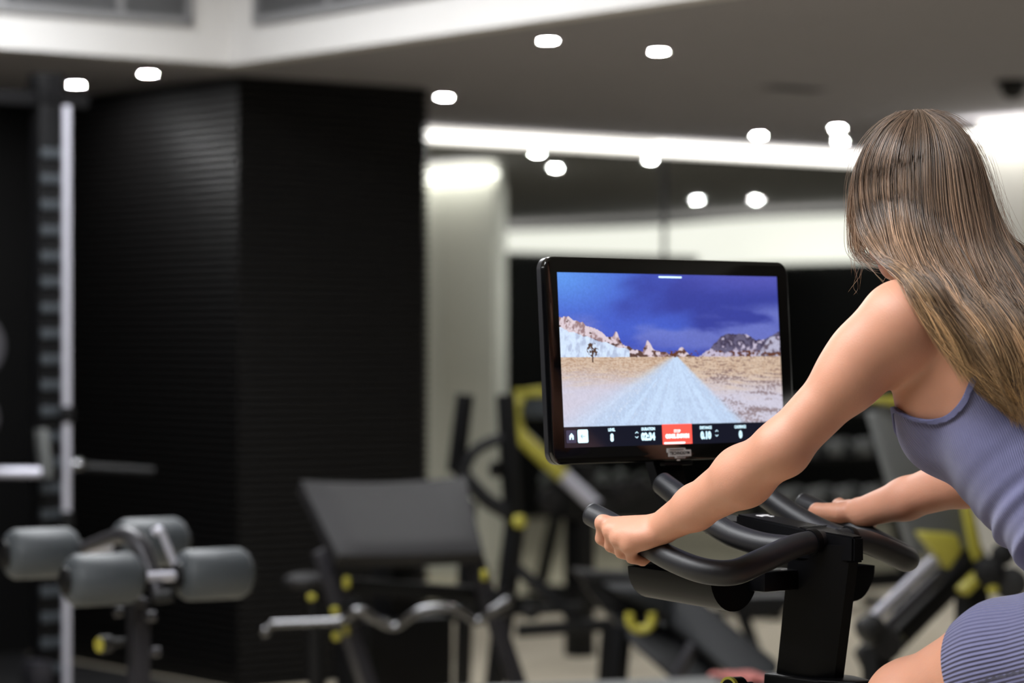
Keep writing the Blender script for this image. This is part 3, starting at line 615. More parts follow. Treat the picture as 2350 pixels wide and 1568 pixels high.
# maker's badge below the display
x, y = spix(1558, 1039.5); b_ = B()
b_.prism([sp(x+a, y+c, -.0012) for a, c in ((-.0255, .0075), (.013, .0075), (.0145, .0045), (.0255, .0045), (.0255, -.0055), (.013, -.0055), (.0125, -.0085), (-.0085, -.0085), (-.0095, -.0055), (-.0225, -.0055), (-.0225, .001), (-.0255, .001))], SN*.0022); b_.build('badge', M['logo'], monitor, smooth=False)
lay(text_mesh('TECHNOGYM', .0066, .00018, 1.06), 'badge_lettering', M['gloss'], monitor, sp(x+.0006, y-.0005, .0014), SX, SY, SN)
b_ = B(); b_.box(sp(x-.006, y+.0052, .0013), (.03, .0008, .0006), (SX, SY, SN)); b_.box(sp(x+.003, y-.0062, .0013), (.018, .0008, .0006), (SX, SY, SN)); b_.build('badge_lines', M['gloss'], monitor, smooth=False)
b_ = B(); x, y = spix(1558, 1056); b_.box(sp(x, y, -.001), (.006, .002, .0014), (SX, SY, SN)); b_.build('sensor', M['ink'], monitor, smooth=False)
b_ = B(); x, y = spix(1560, 1062); b_.box(sp(x, y-.001, -.008), (.06, .006, .012), (SX, SY, SN), .001); b_.build('sensor_housing', M['bikeblk'], monitor)
# monitor arm: wide flat strap curving from the monitor's back down to the console
ap = [(.03, 1.30), (.028, 1.22), (.018, 1.19), (.005, 1.162), (-.022, 1.140), (-.06, 1.127), (-.12, 1.120), (-.18, 1.116)]
ap = [Vector((0, a, b_)) for a, b_ in ap]; pts, _ = spline(ap, [0]*len(ap), 5)
b_ = B(); rows = []
for i, p in enumerate(pts):
    t = (pts[min(i+1, len(pts)-1)]-pts[max(i-1, 0)]).normalized(); nn = Vector((0, -t.z, t.y)); 
    rows.append([b_.bm.verts.new(bk(s_*.03, *(p+nn*h)[1:])) for s_, h in ((-1, -.009), (-1, .009), (1, .009), (1, -.009))])
for i in range(len(rows)-1):
    for k in range(4): b_.bm.faces.new((rows[i][k], rows[i][(k+1) % 4], rows[i+1][(k+1) % 4], rows[i+1][k]))
b_.bm.faces.new(rows[0]); b_.bm.faces.new(rows[-1][::-1])
b_.build('monitor_arm', M['bikeblk'], bike)
B().box(bk(0, .022, 1.335), (.12, .03, .10), (BR, BF, EZ), .005).build('monitor_mount', M['bikeblk'], bike)
# console cap
def plan(pts, z0, z1): return [bk(r, f, z0) for r, f in pts], EZ*(z1-z0)
b_ = B(); capzf, capzr = 1.137, 1.113
pl_ = [(-.031, -.165), (.031, -.165), (.031, -.30), (.012, -.392), (-.012, -.392), (-.031, -.30)]
bot = [b_.bm.verts.new(bk(r, f, 1.075 if f < -.25 else 1.100)) for r, f in pl_]
top = [b_.bm.verts.new(bk(r*.94, f, capzf+(capzr-capzf)*((-.165-f)/.227))) for r, f in pl_]
b_.bm.faces.new(bot); b_.bm.faces.new(top[::-1])
fs = [b_.bm.faces.new((bot[i], bot[(i+1) % 6], top[(i+1) % 6], top[i])) for i in range(6)]
bmesh.ops.bevel(b_.bm, geom=list(b_.bm.edges), offset=.003, segments=2, affect='EDGES')
cap = b_.build('console', M['bikeblk'], bike)
b_ = B(); b_.prism([bk(r, f, 1.104+(-.10-f)*-.03) for r, f in ((-.036, -.105), (.036, -.105), (.036, -.285), (-.036, -.285))], EZ*.012, .002); b_.build('console_tray', M['bikeblk'], bike)
b_ = B(); b_.box(bk(0, -.300, 1.1236), (.058, .0012, .0012), (BR, BF, EZ)); b_.build('seam', M['alu'], cap)
SLp = ((BF*-1)*.227+EZ*(capzr-capzf)).normalized(); CN = BR.cross(BF).normalized(); CX = -SLp; CNn = BR.cross(CX).normalized()
me = text_mesh('ST', .024, .0022, 1.0); lay(me, 'emblem', M['ink'], cap, bk(.004, -.197, capzf-.0027), BR, CX, CNn)
B().bar(bk(.006, -.19, capzf-.0023), bk(.016, -.203, capzf-.0035), .0022, .0008).build('emblem_slash', M['ink'], cap)
# post, tapering rearwards
b_ = B()
def ring(z, f0, f1, w0, w1): return [b_.bm.verts.new(bk(r, f, z)) for r, f in ((-w0, f0), (w0, f0), (w0, f0-(f0-f1)*.72), (w1, f1), (-w1, f1), (-w0, f0-(f0-f1)*.72))]
rr = [ring(1.10, -.278, -.386, .027, .010), ring(.9, -.250, -.352, .027, .010), ring(.45, -.19, -.29, .027, .010)]
for i in range(2):
    for k in range(6): b_.bm.faces.new((rr[i][k], rr[i][(k+1) % 6], rr[i+1][(k+1) % 6], rr[i+1][k]))
b_.bm.faces.new(rr[0]); b_.bm.faces.new(rr[-1][::-1])
b_.build('handlebar_post', M['bikeblk'], bike)
b_ = B(); b_.prism([bk(r, f, .60) for r, f in ((-.04, -.215), (.04, -.215), (.04, -.33), (.018, -.385), (-.018, -.385), (-.04, -.33))], (BF*-.02+EZ*.302), .004); b_.build('post_sleeve', M['bikeblk'], bike)
kp = onr(1708, 1572, -.06); b_ = B(); b_.lathe(bk(-.045, kp[1], kp[2]-.004), -BR, [(0, .008), (.02, .008), (.022, .017), (.045, .018), (.05, .014)], 20); kn = b_.build('adjust_knob', M['bikeblk'], bike)
B().lathe(bk(-.088, kp[1], kp[2]-.004), -BR, [(0, .0185), (.003, .0187), (.006, .0185)], 24).build('yellow_ring', M['yellow'], kn)
# handlebars
HX = .228
for s_ in (-1, 1):
    tip = (s_*HX, -.060, 1.139)
    pts = [tip, (s_*HX, -.10, 1.127), (s_*HX, -.17, 1.104), (s_*(HX-.001), -.23, 1.083), (s_*.216, -.287, 1.068), (s_*.185, -.318, 1.066), (s_*.14, -.328, 1.080), (s_*.085, -.333, 1.097), (s_*.045, -.335, 1.104), (s_*.018, -.332, 1.105)]
    b_ = B(); b_.tube([bk(*p) for p in pts], [.0178, .018, .018, .0183, .0188, .019, .0185, .018, .017, .016], 20, smooth=6)
    hb = b_.build('handlebar', M['grip'], bike)
    d = (bk(*pts[0])-bk(*pts[1])).normalized()
    B().lathe(bk(*tip), d, [(-.001, .018), (.002, .0175), (.004, .0155), (.005, .011), (.0052, .001)], 20).build('end_cap', M['grip'], hb)
    a0, a1 = bk(s_*.034, -.3345, 1.105), bk(s_*.046, -.335, 1.1035); B().lathe(a0, (a1-a0), [(0, .0195), (.006, .0198), (.011, .0192)], 20).build('clamp_ring', M['bikeblk'], hb)
    ip = [(s_*.088, -.065, 1.182), (s_*.089, -.10, 1.165), (s_*.091, -.16, 1.135), (s_*.093, -.22, 1.112), (s_*.088, -.28, 1.100), (s_*.078, -.325, 1.098)]
    b_ = B(); b_.tube([bk(*p) for p in ip], [.0175, .0185, .0185, .0185, .018, .017], 20, smooth=6); ib = b_.build('inner_bar', M['grip'], bike)
    d = (bk(*ip[0])-bk(*ip[1])).normalized()
    B().lathe(bk(*ip[0]), d, [(-.001, .0177), (.002, .0172), (.004, .015), (.0052, .010), (.0054, .001)], 20).build('end_cap', M['grip'], ib)
    # bottle holder: half-round trough with flat end
    n = 16; R0 = .049; cz = 1.054; ca_ = s_*.128; b_ = B()
    def arc(f, rad, dz=0.): return [b_.bm.verts.new(bk(ca_+rad*math.cos(math.pi+math.pi*k/n), f, cz+dz+rad*1.08*math.sin(math.pi+math.pi*k/n))) for k in range(n+1)]
    o0 = arc(-.262, R0); o1 = arc(-.08, R0*.94, .006); i1 = arc(-.084, R0*.86, .006); i0 = arc(-.258, R0*.92)
    for A_, B_ in ((o0, o1), (o1, i1), (i1, i0), (i0, o0)):
        for k in range(n): b_.bm.faces.new((A_[k], A_[k+1], B_[k+1], B_[k]))
    b_.bm.faces.new(o0); b_.bm.faces.new(i0[::-1]); b_.bm.faces.new(o1[::-1]); b_.bm.faces.new(i1)
    b_.build('bottle_holder', M['bikeblk'], bike)
    B().box(bk(s_*.055, -.27, 1.045), (.085, .05, .03), (BR, BF, EZ), .004).build('holder_bracket', M['bikeblk'], bike)
# lower bike
b_ = B(); b_.tube([bk(0, .06, .42), bk(0, -.12, .50), bk(0, -.35, .46), bk(0, -.75, .40)], .055, 16, smooth=6, ell=.7); b_.build('frame', M['bikeblk'], bike)
for f in (.2, -.98): B().tube([bk(-.27, f, .045), bk(.27, f, .045)], .032, 14).build('stabiliser', M['bikeblk'], bike)
B().tube([bk(0, .2, .05), bk(0, .1, .25), bk(0, .03, .44)], .04, 14, smooth=5).build('fork', M['bikeblk'], bike)
B().tube([bk(0, -.98, .05), bk(0, -.9, .24), bk(0, -.72, .42)], .04, 14, smooth=5).build('rear_strut', M['bikeblk'], bike)
B().lathe(bk(-.025, .03, .33), BR, [(0, .05), (0, .22), (.012, .225), (.04, .225), (.05, .22), (.05, .05)], 40).build('flywheel', M['steel'], bike)
b_ = B(); b_.bar(bk(0, -.74, .40), bk(0, -.93, .89), .05, .03, BR, .005); b_.build('saddle_post', M['bikeblk'], bike)
b_ = B(); sd = [(-.80, .018), (-.86, .024), (-.92, .045), (-.99, .075), (-1.05, .078), (-1.08, .05)]
rows = []
for f, w_ in sd: rows.append([b_.bm.verts.new(bk(w_*math.cos(a), f, .905+(.02+.012*(w_ > .05))*math.sin(a))) for a in [2*math.pi*k/14 for k in range(14)]])
for i in range(len(rows)-1):
    for k in range(14): b_.bm.faces.new((rows[i][k], rows[i][(k+1) % 14], rows[i+1][(k+1) % 14], rows[i+1][k]))
b_.bm.faces.new(rows[0]); b_.bm.faces.new(rows[-1][::-1]); b_.build('saddle', M['vinyl'], bike)
B().lathe(bk(-.04, -.56, .36), BR, [(0, .02), (0, .12), (.02, .125), (.06, .125), (.08, .12), (.08, .02)], 32).build('crank_cover', M['bikeblk'], bike)
for s_, d in ((-1, (.12, .13)), (1, (-.12, -.13))):
    cr = B().bar(bk(s_*.07, -.56, .36), bk(s_*.085, -.56+d[0], .36+d[1]), .03, .015, BR, .003).build('crank', M['steel'], bike)
    B().box(bk(s_*.135, -.56+d[0], .36+d[1]), (.09, .1, .02), (BR, BF, EZ), .004).build('pedal', M['black'], cr)
# ------------------------------------------------------------------ the rider: one continuous body grown from a distance field, in the bike's frame
class Field:
    def __init__(s, lo, hi, h):
        s.lo = np.array(lo, np.float32); s.h = h; s.n = np.ceil((np.array(hi)-np.array(lo))/h).astype(int)+1
        s.d = np.full(tuple(s.n), .2, np.float32)
    def block(s, lo, hi):
        a = np.maximum(np.floor((np.array(lo)-s.lo)/s.h).astype(int), 0); b = np.minimum(np.ceil((np.array(hi)-s.lo)/s.h).astype(int)+1, s.n)
        if (b <= a).any(): return None
        ax = [(s.lo[i]+s.h*np.arange(a[i], b[i])).astype(np.float32) for i in range(3)]
        return (slice(a[0], b[0]), slice(a[1], b[1]), slice(a[2], b[2])), ax[0][:, None, None], ax[1][None, :, None], ax[2][None, None, :]
    def blend(s, sl, v, k, sub=False):
        d = s.d[sl]
        if sub:
            v = -v; hh = np.clip(.5-.5*(d-v)/k, 0, 1); s.d[sl] = d*(1-hh)+v*hh+k*hh*(1-hh)
        else:
            hh = np.clip(.5+.5*(d-v)/k, 0, 1); s.d[sl] = d*(1-hh)+v*hh-k*hh*(1-hh)
    def cone(s, a, b, ra, rb, k=.012, flat=None):   # round cone; flat=(unit vector, factor) squeezes the section along that vector
        a = np.array(a, np.float32); b = np.array(b, np.float32); m = max(ra, rb)+k+.02
        q = s.block(np.minimum(a, b)-m, np.maximum(a, b)+m)
        if q is None: return
        sl, x, y, z = q; ba = b-a; L2 = float(ba@ba)
        px, py, pz = x-a[0], y-a[1], z-a[2]; t = np.clip((px*ba[0]+py*ba[1]+pz*ba[2])/L2, 0, 1)
        dx, dy, dz = px-t*ba[0], py-t*ba[1], pz-t*ba[2]
        if flat is not None:
            n, f = np.array(flat[0], np.float32), flat[1]; c = (dx*n[0]+dy*n[1]+dz*n[2])*(1/f-1); dx, dy, dz = dx+c*n[0], dy+c*n[1], dz+c*n[2]
        s.blend(sl, np.sqrt(dx*dx+dy*dy+dz*dz)-(ra+(rb-ra)*t), k)
    def ell(s, c, rad, tilt=0., k=.03, yaw=0., sub=False):   # ellipsoid; tilt leans its z axis forward (in f-z)
        c = np.array(c, np.float32); m = max(rad)+k+.02; q = s.block(c-m, c+m)
        if q is None: return
        sl, x, y, z = q; x, y, z = x-c[0], y-c[1], z-c[2]
        if yaw: cy, sy = math.cos(yaw), math.sin(yaw); x, y = x*cy+y*sy, y*cy-x*sy
        ct, st = math.cos(tilt), math.sin(tilt); y, z = y*ct-z*st, y*st+z*ct
        X, Y, Z = x/rad[0], y/rad[1], z/rad[2]; k0 = np.sqrt(X*X+Y*Y+Z*Z)+1e-6; k1 = np.sqrt((X/rad[0])**2+(Y/rad[1])**2+(Z/rad[2])**2)+1e-6
        s.blend(sl, k0*(k0-1)/k1, k, sub)
    def mesh(s, iso=0.):                            # surface nets
        d = s.d-iso; h = s.h; neg = d < 0
        cnt = np.zeros(tuple(np.array(d.shape)-1), np.uint8)
        for i in (0, 1):
            for j in (0, 1):
                for k in (0, 1): cnt += neg[i:d.shape[0]-1+i, j:d.shape[1]-1+j, k:d.shape[2]-1+k]
        act = (cnt > 0) & (cnt < 8); ids = np.argwhere(act); idx = np.full(act.shape, -1, np.int32); idx[act] = np.arange(len(ids))
        V = np.zeros((len(ids), 3)); W = np.zeros(len(ids)); c8 = [(i, j, k) for i in (0, 1) for j in (0, 1) for k in (0, 1)]
        val = {c: d[ids[:, 0]+c[0], ids[:, 1]+c[1], ids[:, 2]+c[2]] for c in c8}
        for c in c8:
            for ax in range(3):
                if c[ax] == 0:
                    e = list(c); e[ax] = 1; a, b = val[c], val[tuple(e)]; m = (a < 0) != (b < 0); t = np.where(m, a/np.where(m, a-b, 1), 0)
                    p = np.array(c, float)[None].repeat(len(ids), 0); p[:, ax] += t; V += p*m[:, None]; W += m
        V = V/W[:, None]+ids; V = s.lo+V*h
        F = []
        for ax in range(3):
            sh = [d.shape[i]-1 for i in range(3)]; o1, o2 = [(1, 2), (2, 0), (0, 1)][ax]
            A = neg[tuple(slice(1, sh[i]) if i != ax else slice(0, sh[i]) for i in range(3))]
            Bn = neg[tuple(slice(1, sh[i]) if i != ax else slice(1, sh[i]+1) for i in range(3))]
            for flip, m in ((False, A & ~Bn), (True, ~A & Bn)):
                e = np.argwhere(m); 
                if not len(e): continue
                base = e.copy(); base[:, o1] += 1; base[:, o2] += 1
                def g(u, v_):
                    q = base.copy(); q[:, o1] -= u; q[:, o2] -= v_; return idx[q[:, 0], q[:, 1], q[:, 2]]
                f = np.stack([g(1, 1), g(0, 1), g(0, 0), g(1, 0)], 1); F.append(f[:, ::-1] if flip else f)
        return V, np.concatenate(F)
    def sample(s, P):
        q = (P-s.lo)/s.h; i = np.clip(np.floor(q).astype(int), 0, s.n-2); f = np.clip(q-i, 0, 1); r = 0
        for a in (0, 1):
            for b in (0, 1):
                for c in (0, 1): r = r+s.d[i[:, 0]+a, i[:, 1]+b, i[:, 2]+c]*(f[:, 0] if a else 1-f[:, 0])*(f[:, 1] if b else 1-f[:, 1])*(f[:, 2] if c else 1-f[:, 2])
        return r
    def grad(s, P, e=.006):
        g = np.stack([s.sample(P+np.eye(3)[i]*e)-s.sample(P-np.eye(3)[i]*e) for i in range(3)], 1); return g/(np.linalg.norm(g, axis=1, keepdims=True)+1e-9)
def relax(V, F, it, lam=.5):
    n = len(V); e = np.concatenate([F[:, [0, 1]], F[:, [1, 2]], F[:, [2, 3]], F[:, [3, 0]]]); deg = np.bincount(e[:, 0], minlength=n)+1e-9
    for _ in range(it):
        for l in (lam, -lam*1.04):
            a = np.stack([np.bincount(e[:, 0], V[e[:, 1], k], n) for k in range(3)], 1)/deg[:, None]; V = V+l*(a-V)
    return V
def clip_mesh(T, vals, attrs):                     # keep the part of a triangle mesh where vals > 0, cut cleanly; T (n,3) ids, attrs (m,k)
    pos = vals > 0; c = pos[T].sum(1); out = [T[c == 3]]; A = attrs; extra = []; base = len(attrs); cache = 0
    for need in (1, 2):
        t = T[c == need]
        if not len(t): continue
        p = pos[t]; odd = np.argmax(p, 1) if need == 1 else np.argmin(p, 1); r = np.arange(len(t)); a, b, d = t[r, odd], t[r, (odd+1) % 3], t[r, (odd+2) % 3]
        def cut(u, v_):
            w_ = (vals[u]/(vals[u]-vals[v_]))[:, None]; return A[u]*(1-w_)+A[v_]*w_
        n0 = base+cache; n = len(t); extra += [cut(a, b), cut(a, d)]; i1 = n0+np.arange(n); i2 = n0+n+np.arange(n); cache += 2*n
        if need == 1: out.append(np.stack([a, i1, i2], 1))
        else: out += [np.stack([i1, b, d], 1), np.stack([i1, d, i2], 1)]
    A2 = np.concatenate([A]+extra) if extra else A; T2 = np.concatenate(out)
    # weld the cut points and drop unused ones
    key = np.round(A2[:, :3]*2e5).astype(np.int64); used = np.unique(T2); ku, inv = np.unique(key[used], axis=0, return_inverse=True); inv = inv.ravel()
    rep = np.zeros(len(ku), int); rep[inv] = used; mp = np.full(len(A2), -1); mp[used] = inv; T3 = mp[T2]
    ok = (T3[:, 0] != T3[:, 1]) & (T3[:, 1] != T3[:, 2]) & (T3[:, 0] != T3[:, 2]); return T3[ok], A2[rep]
def tri(F): return np.concatenate([F[:, [0, 1, 2]], F[:, [0, 2, 3]]])
bR, bF, bO = np.array(BR), np.array(BF), np.array(BO)
def world(P): return bO+P[:, :1]*bR+P[:, 1:2]*bF+P[:, 2:]*np.array([[0, 0, 1.]])
def px_of(P):
    w_ = world(np.atleast_2d(np.array(P, float))); return np.stack([1175+FPX*w_[:, 0]/w_[:, 1], 784-FPX*(w_[:, 2]-CAMZ)/w_[:, 1]], 1)
D2R = math.radians
VOX = .0032
G = Field((-.36, -1.17, .08), (.36, .0, 1.78), VOX)
# torso (centre f, z, forward lean, half width, half depth, half length)
G.ell((0, -.945, 1.045), (.165, .115, .12), D2R(42))
for s_ in (-1, 1): G.ell((s_*.082, -1.005, 1.03), (.088, .085, .10), D2R(35), .04)
G.ell((0, -.808, 1.150), (.122, .090, .14), D2R(42), .05)
G.ell((0, -.700, 1.262), (.134, .098, .15), D2R(34), .05)
G.ell((0, -.645, 1.375), (.148, .082, .10), D2R(30), .05)
for s_ in (-1, 1):
    G.ell((s_*.070, -.612, 1.285), (.062, .058, .070), D2R(10), .035)
    G.ell((s_*.085, -.70, 1.38), (.06, .045, .09), D2R(30), .04)
    G.cone((s_*.02, -.605, 1.478), (s_*.15, -.63, 1.437), .038, .040, .035)
# legs
HIP = {-1: (-.092, -.965, 1.005), 1: (.092, -.965, 1.0)}; KN = {-1: (-.105, -.585, .893), 1: (.105, -.62, .77)}; AN = {-1: (-.12, -.50, .52), 1: (.12, -.72, .30)}
for s_ in (-1, 1):
    hip = HIP[s_]; kn = KN[s_]; an = AN[s_]; h = np.array(hip); k_ = np.array(kn); a_ = np.array(an)
    G.cone(hip, h*.45+k_*.55+np.array((0, 0, .022)), .092, .080, .04); G.cone(h*.45+k_*.55+np.array((0, 0, .022)), kn, .080, .056, .03)
    G.ell(kn, (.052, .054, .057), 0, .03); G.cone(kn, k_*.6+a_*.4+np.array((0, -.012, 0)), .050, .052, .03); G.cone(k_*.6+a_*.4+np.array((0, -.012, 0)), an, .050, .034, .03)
    G.cone(an, a_+np.array((0, -.01, -.04)), .034, .032, .02); G.cone(a_+np.array((0, -.03, -.06)), a_+np.array((0, .13, -.075)), .033, .028, .02)
for s_ in (-1, 1): G.ell((s_*.118, onr(2112, 885, -.118)[1], onr(2112, 885, -.118)[2]), (.034, .040, .060), D2R(15), .03)
TORSO = G.d.copy()
# neck and head
HC = np.array((0., -.508, 1.615)); HT = D2R(13)
def hd(r, y, z): c, s_ = math.cos(HT), math.sin(HT); return (HC[0]+r, HC[1]+y*c+z*s_, HC[2]-y*s_+z*c)   # head frame: y to the face, z to the crown
G.cone((0, -.605, 1.455), (0, -.545, 1.545), .054, .047, .03); G.cone((0, -.57, 1.53), hd(0, -.01, -.05), .048, .05, .03)
G.ell(hd(0, -.010, .014), (.062, .079, .077), HT, .02); G.ell(hd(0, .03, -.045), (.060, .060, .075), HT, .02); G.ell(hd(0, .062, -.095), (.026, .022, .02), HT, .022)
G.cone(hd(0, .074, .004), hd(0, .094, -.03), .008, .011, .010); G.cone(hd(-.022, .082, -.066), hd(.022, .082, -.066), .008, .008, .008); G.cone(hd(-.02, .082, -.075), hd(.02, .082, -.075), .008, .008, .006)
for s_ in (-1, 1):
    G.ell(hd(s_*.029, .074, .01), (.016, .010, .009), HT, .006, sub=True); G.ell(hd(s_*.029, .064, .01), (.012, .012, .012), HT, .003)
    G.ell(hd(s_*.058, -.006, -.018), (.010, .017, .026), HT, .008); G.cone(hd(s_*.042, .070, .027), hd(s_*.016, .077, .025), .006, .006, .008)
# arms
SH = {-1: (-.160, -.620, 1.425), 1: (.160, -.615, 1.425)}
EL = {-1: onr(1793, 1030, -.262), 1: None}; WR = {-1: onr(1514, 1214, -.232), 1: onr(1978, 1176, .225)}
EL[1] = (.255, EL[-1][1]+.02, EL[-1][2]-.03)
for s_ in (-1, 1):
    sh, el, wr = np.array(SH[s_]), np.array(EL[s_]), np.array(WR[s_])
    G.ell(sh+np.array((s_*.006, .002, -.004)), (.051, .053, .054), 0, .03); G.cone(sh, sh*.55+el*.45, .050, .0425, .03); G.ell(sh*.70+el*.30+np.array((s_*.006, .008, .004)), (.042, .043, .05), -.5, .03); G.cone(sh*.55+el*.45, el, .0405, .036, .02)
    m1, m2 = el*.70+wr*.30-np.array((0, 0, .004)), el*.3+wr*.7-np.array((0, 0, .003)); G.cone(el, m1, .0365, .0410, .02); G.cone(m1, m2, .0410, .0305, .02); G.cone(m2, wr, .0305, .0222, .015, flat=((0, 0, 1), 1.06))
    bd = el-sh; bd /= np.linalg.norm(bd); up = np.array((0, 0, 1.)); back = np.cross(np.cross(bd, up), bd); back /= np.linalg.norm(back)
    G.ell(el-back*.014+bd*.0, (.018, .018, .018), 0, .02)
# hands: fingers wrapped round the bars
def hand(s_, fc):
    # bar axis near the hand
    P0, P1 = np.array((s_*HX, -.10, 1.127)), np.array((s_*HX, -.17, 1.104)); ax = (P0-P1)/np.linalg.norm(P0-P1)     # towards the tip
    c = P1+ax*((fc-P1[1])/ax[1]); out = np.array((s_*1., 0, 0)); upv = np.cross(ax, out); upv = upv/np.linalg.norm(upv); upv = upv if upv[2] > 0 else -upv
    def pt(a, rad, off): a = D2R(a); return c+ax*off+(upv*math.cos(a)+out*math.sin(a))*rad
    wr = np.array(WR[s_]); mcps = []
    specs = [(.033, .0096, 74, .0350, 118, .0315, 165, .0280, 218, .0268), (.0115, .0098, 80, .0365, 124, .0320, 172, .0284, 226, .0270), (-.0100, .0094, 86, .0360, 130, .0312, 178, .0276, 230, .0264), (-.0305, .0084, 93, .0335, 136, .0295, 182, .0266, 228, .0256)]
    for off, fr, a0, r0, a1, r1, a2, r2, a3, r3 in specs:
        m, p1, p2, p3 = pt(a0, r0, off), pt(a1, r1+.001, off*1.0+.002), pt(a2, r2, off), pt(a3, r3, off)
        G.cone(m, p1, fr*1.0, fr*.94, .0025); G.cone(p1, p2, fr*.98, fr*.86, .0025); G.cone(p2, p3, fr*.86, fr*.78, .004)
        G.ell(m+upv*.002+out*.0015*s_*s_, (fr*1.20,)*3, 0, .004); mcps.append(m)
    base = wr*.72+np.mean(mcps, 0)*.28
    for i, m in enumerate(mcps):
        st = wr+(ax*(.012-.008*i))*1.0+upv*.001
        G.cone(st, m, .0160, .0100, .008)
    ctr = (wr*.45+np.mean(mcps, 0)*.55); G.ell(ctr-upv*.006, (.026, .040, .018), 0, .016)
    th0 = wr*.62+c*.38-out*.016+ax*.014; th1 = pt(-72, .031, .020); th2 = pt(-118, .0275, .036); th3 = pt(-160, .0265, .044)
    G.cone(th0, th1, .016, .0125, .014); G.cone(th1, th2, .0118, .0105, .005); G.cone(th2, th3, .0105, .0085, .004)
hand(-1, -.150); hand(1, -.135)
# forearm tendon, elbow and vein relief
el, wr = np.array(EL[-1]), np.array(WR[-1])
V, F = G.mesh(); V = relax(V, F, 3)
PROJ = px_of(V)
M['skin'] = mat('fair skin', (192, 138, 113), .5, noise=.09, scale=22, bump=.14, bscale=420, spec=.4, sss=.18)
person = thing('person', bk(0, -.7, 0), 'person in a blue-grey ribbed tank top and shorts riding the exercise bike', 'person')
body = mesh_np('body', world(V), F, M['skin'], person); body['label'] = 'bare arms, hands, back and leg of the rider'
# ---- clothes: the torso surface pushed out a little, cut along hems
TG = Field.__new__(Field); TG.lo, TG.h, TG.n = G.lo, G.h, G.n
TG.d = np.minimum(TORSO, .2)
# soft creases across the lower back and waist
sl, x, y, z = TG.block((-.25, -1.1, .95), (.25, -.55, 1.35))
hh = (y+.96)*.60+(z-.985)*.80                      # distance along the spine
ang = np.arctan2(x, -(y+.80)*.8+(z-1.18)*.6)
env = np.exp(-((hh-.20)/.09)**2)*np.clip((z-1.085)/.03, 0, 1)
TG.d[sl] = TG.d[sl]-env*(.0030*np.sin(hh*150+np.sin(ang*2.2)*1.6+x*9)+.0018*np.sin(hh*240-ang*3.0+1.3))*(np.clip(-x*7+.45, 0, 1)+.25)
VT, FT = TG.mesh(.0035); VT = relax(VT, FT, 2); T3 = tri(FT)
spine = lambda P: (P[:, 1]+.96)*.60+(P[:, 2]-.985)*.80
def front(P): return (P[:, 1]+.80)*.80-(P[:, 2]-1.18)*.60     # + towards the chest
phi = np.arctan2(VT[:, 0], front(VT)+.0)            # 0 front, +-pi back, -pi/2 left side
h = spine(VT)
A = np.array([abs(p) for p in phi])
# top edge of the tank: h limit as a function of the angle from the chest
kx = np.array([0, .3, .6, .9, 1.056, 1.131, 1.233, 1.34, 1.456, 1.6, 1.732, 1.888, 2.025, 2.2, 2.6, 3.1416]); ky = np.array([.40, .43, .475, .487, .480, .452, .430, .421, .417, .417, .420, .431, .445, .462, .472, .475])
gx_ = np.linspace(0, math.pi, 400); gy_ = np.interp(gx_, kx, ky); w_ = np.exp(-np.linspace(-2, 2, 25)**2); ky = np.convolve(np.pad(gy_, 12, mode='edge'), w_/w_.sum(), 'valid'); kx = gx_
HTOP = np.interp(A, kx, ky)
fld = np.minimum(np.minimum(HTOP-h, h-.075), VT[:, 2]-1.072)
att = np.concatenate([VT, (phi*1.0)[:, None], h[:, None], (HTOP-h)[:, None]], 1)
Tt, At = clip_mesh(T3, fld, att)
def cloth_mat(name, col, freq, depth, attr):
    m = mat(name, col, .75, noise=.07, scale=60, spec=.25); nt = m.node_tree; b = nt.nodes['Principled BSDF']
    a = nt.nodes.new('ShaderNodeAttribute'); a.attribute_name = attr
    mu = nt.nodes.new('ShaderNodeMath'); mu.operation = 'MULTIPLY'; mu.inputs[1].default_value = freq; nt.links.new(a.outputs['Fac'], mu.inputs[0])
    sn = nt.nodes.new('ShaderNodeMath'); sn.operation = 'SINE'; nt.links.new(mu.outputs[0], sn.inputs[0])
    bp = nt.nodes.new('ShaderNodeBump'); bp.inputs['Strength'].default_value = 1.; bp.inputs['Distance'].default_value = depth; nt.links.new(sn.outputs[0], bp.inputs['Height']); nt.links.new(bp.outputs[0], b.inputs['Normal'])
    b.inputs['Sheen Weight'].default_value = .25; b.inputs['Sheen Roughness'].default_value = .5
    return m
M['tank'] = cloth_mat('blue grey fine rib knit', (98, 98, 132), 250, .00032, 'rib')
M['short'] = cloth_mat('blue grey wide rib knit', (97, 97, 130), 1.0, .0012, 'rib')
M['bind'] = mat('blue grey binding', (98, 99, 134), .7, noise=.06, scale=80, bump=.2, bscale=900, spec=.25)
def add_attr(o, v_): a = o.data.attributes.new('rib', 'FLOAT', 'POINT'); a.data.foreach_set('value', np.asarray(v_, np.float32))
tank = mesh_np('tank_top', world(At[:, :3]), Tt, M['tank'], person); tank['label'] = 'blue-grey ribbed tank top with thin straps'
add_attr(tank, At[:, 3]+At[:, 4]*1.6)
sm = tank.modifiers.new('thick', 'SOLIDIFY'); sm.thickness = .002; sm.offset = -1
# binding along the top edge
nrm = TG.grad(VT); fb = np.minimum(HTOP-h+.0006, .0085-(HTOP-h)); attb = np.concatenate([VT+nrm*.0016, fb[:, None]], 1)
Tb, Ab = clip_mesh(T3, fb, attb); bd_ = mesh_np('binding', world(Ab[:, :3]), Tb, M['bind'], tank)
sm = bd_.modifiers.new('thick', 'SOLIDIFY'); sm.thickness = .0035; sm.offset = 0
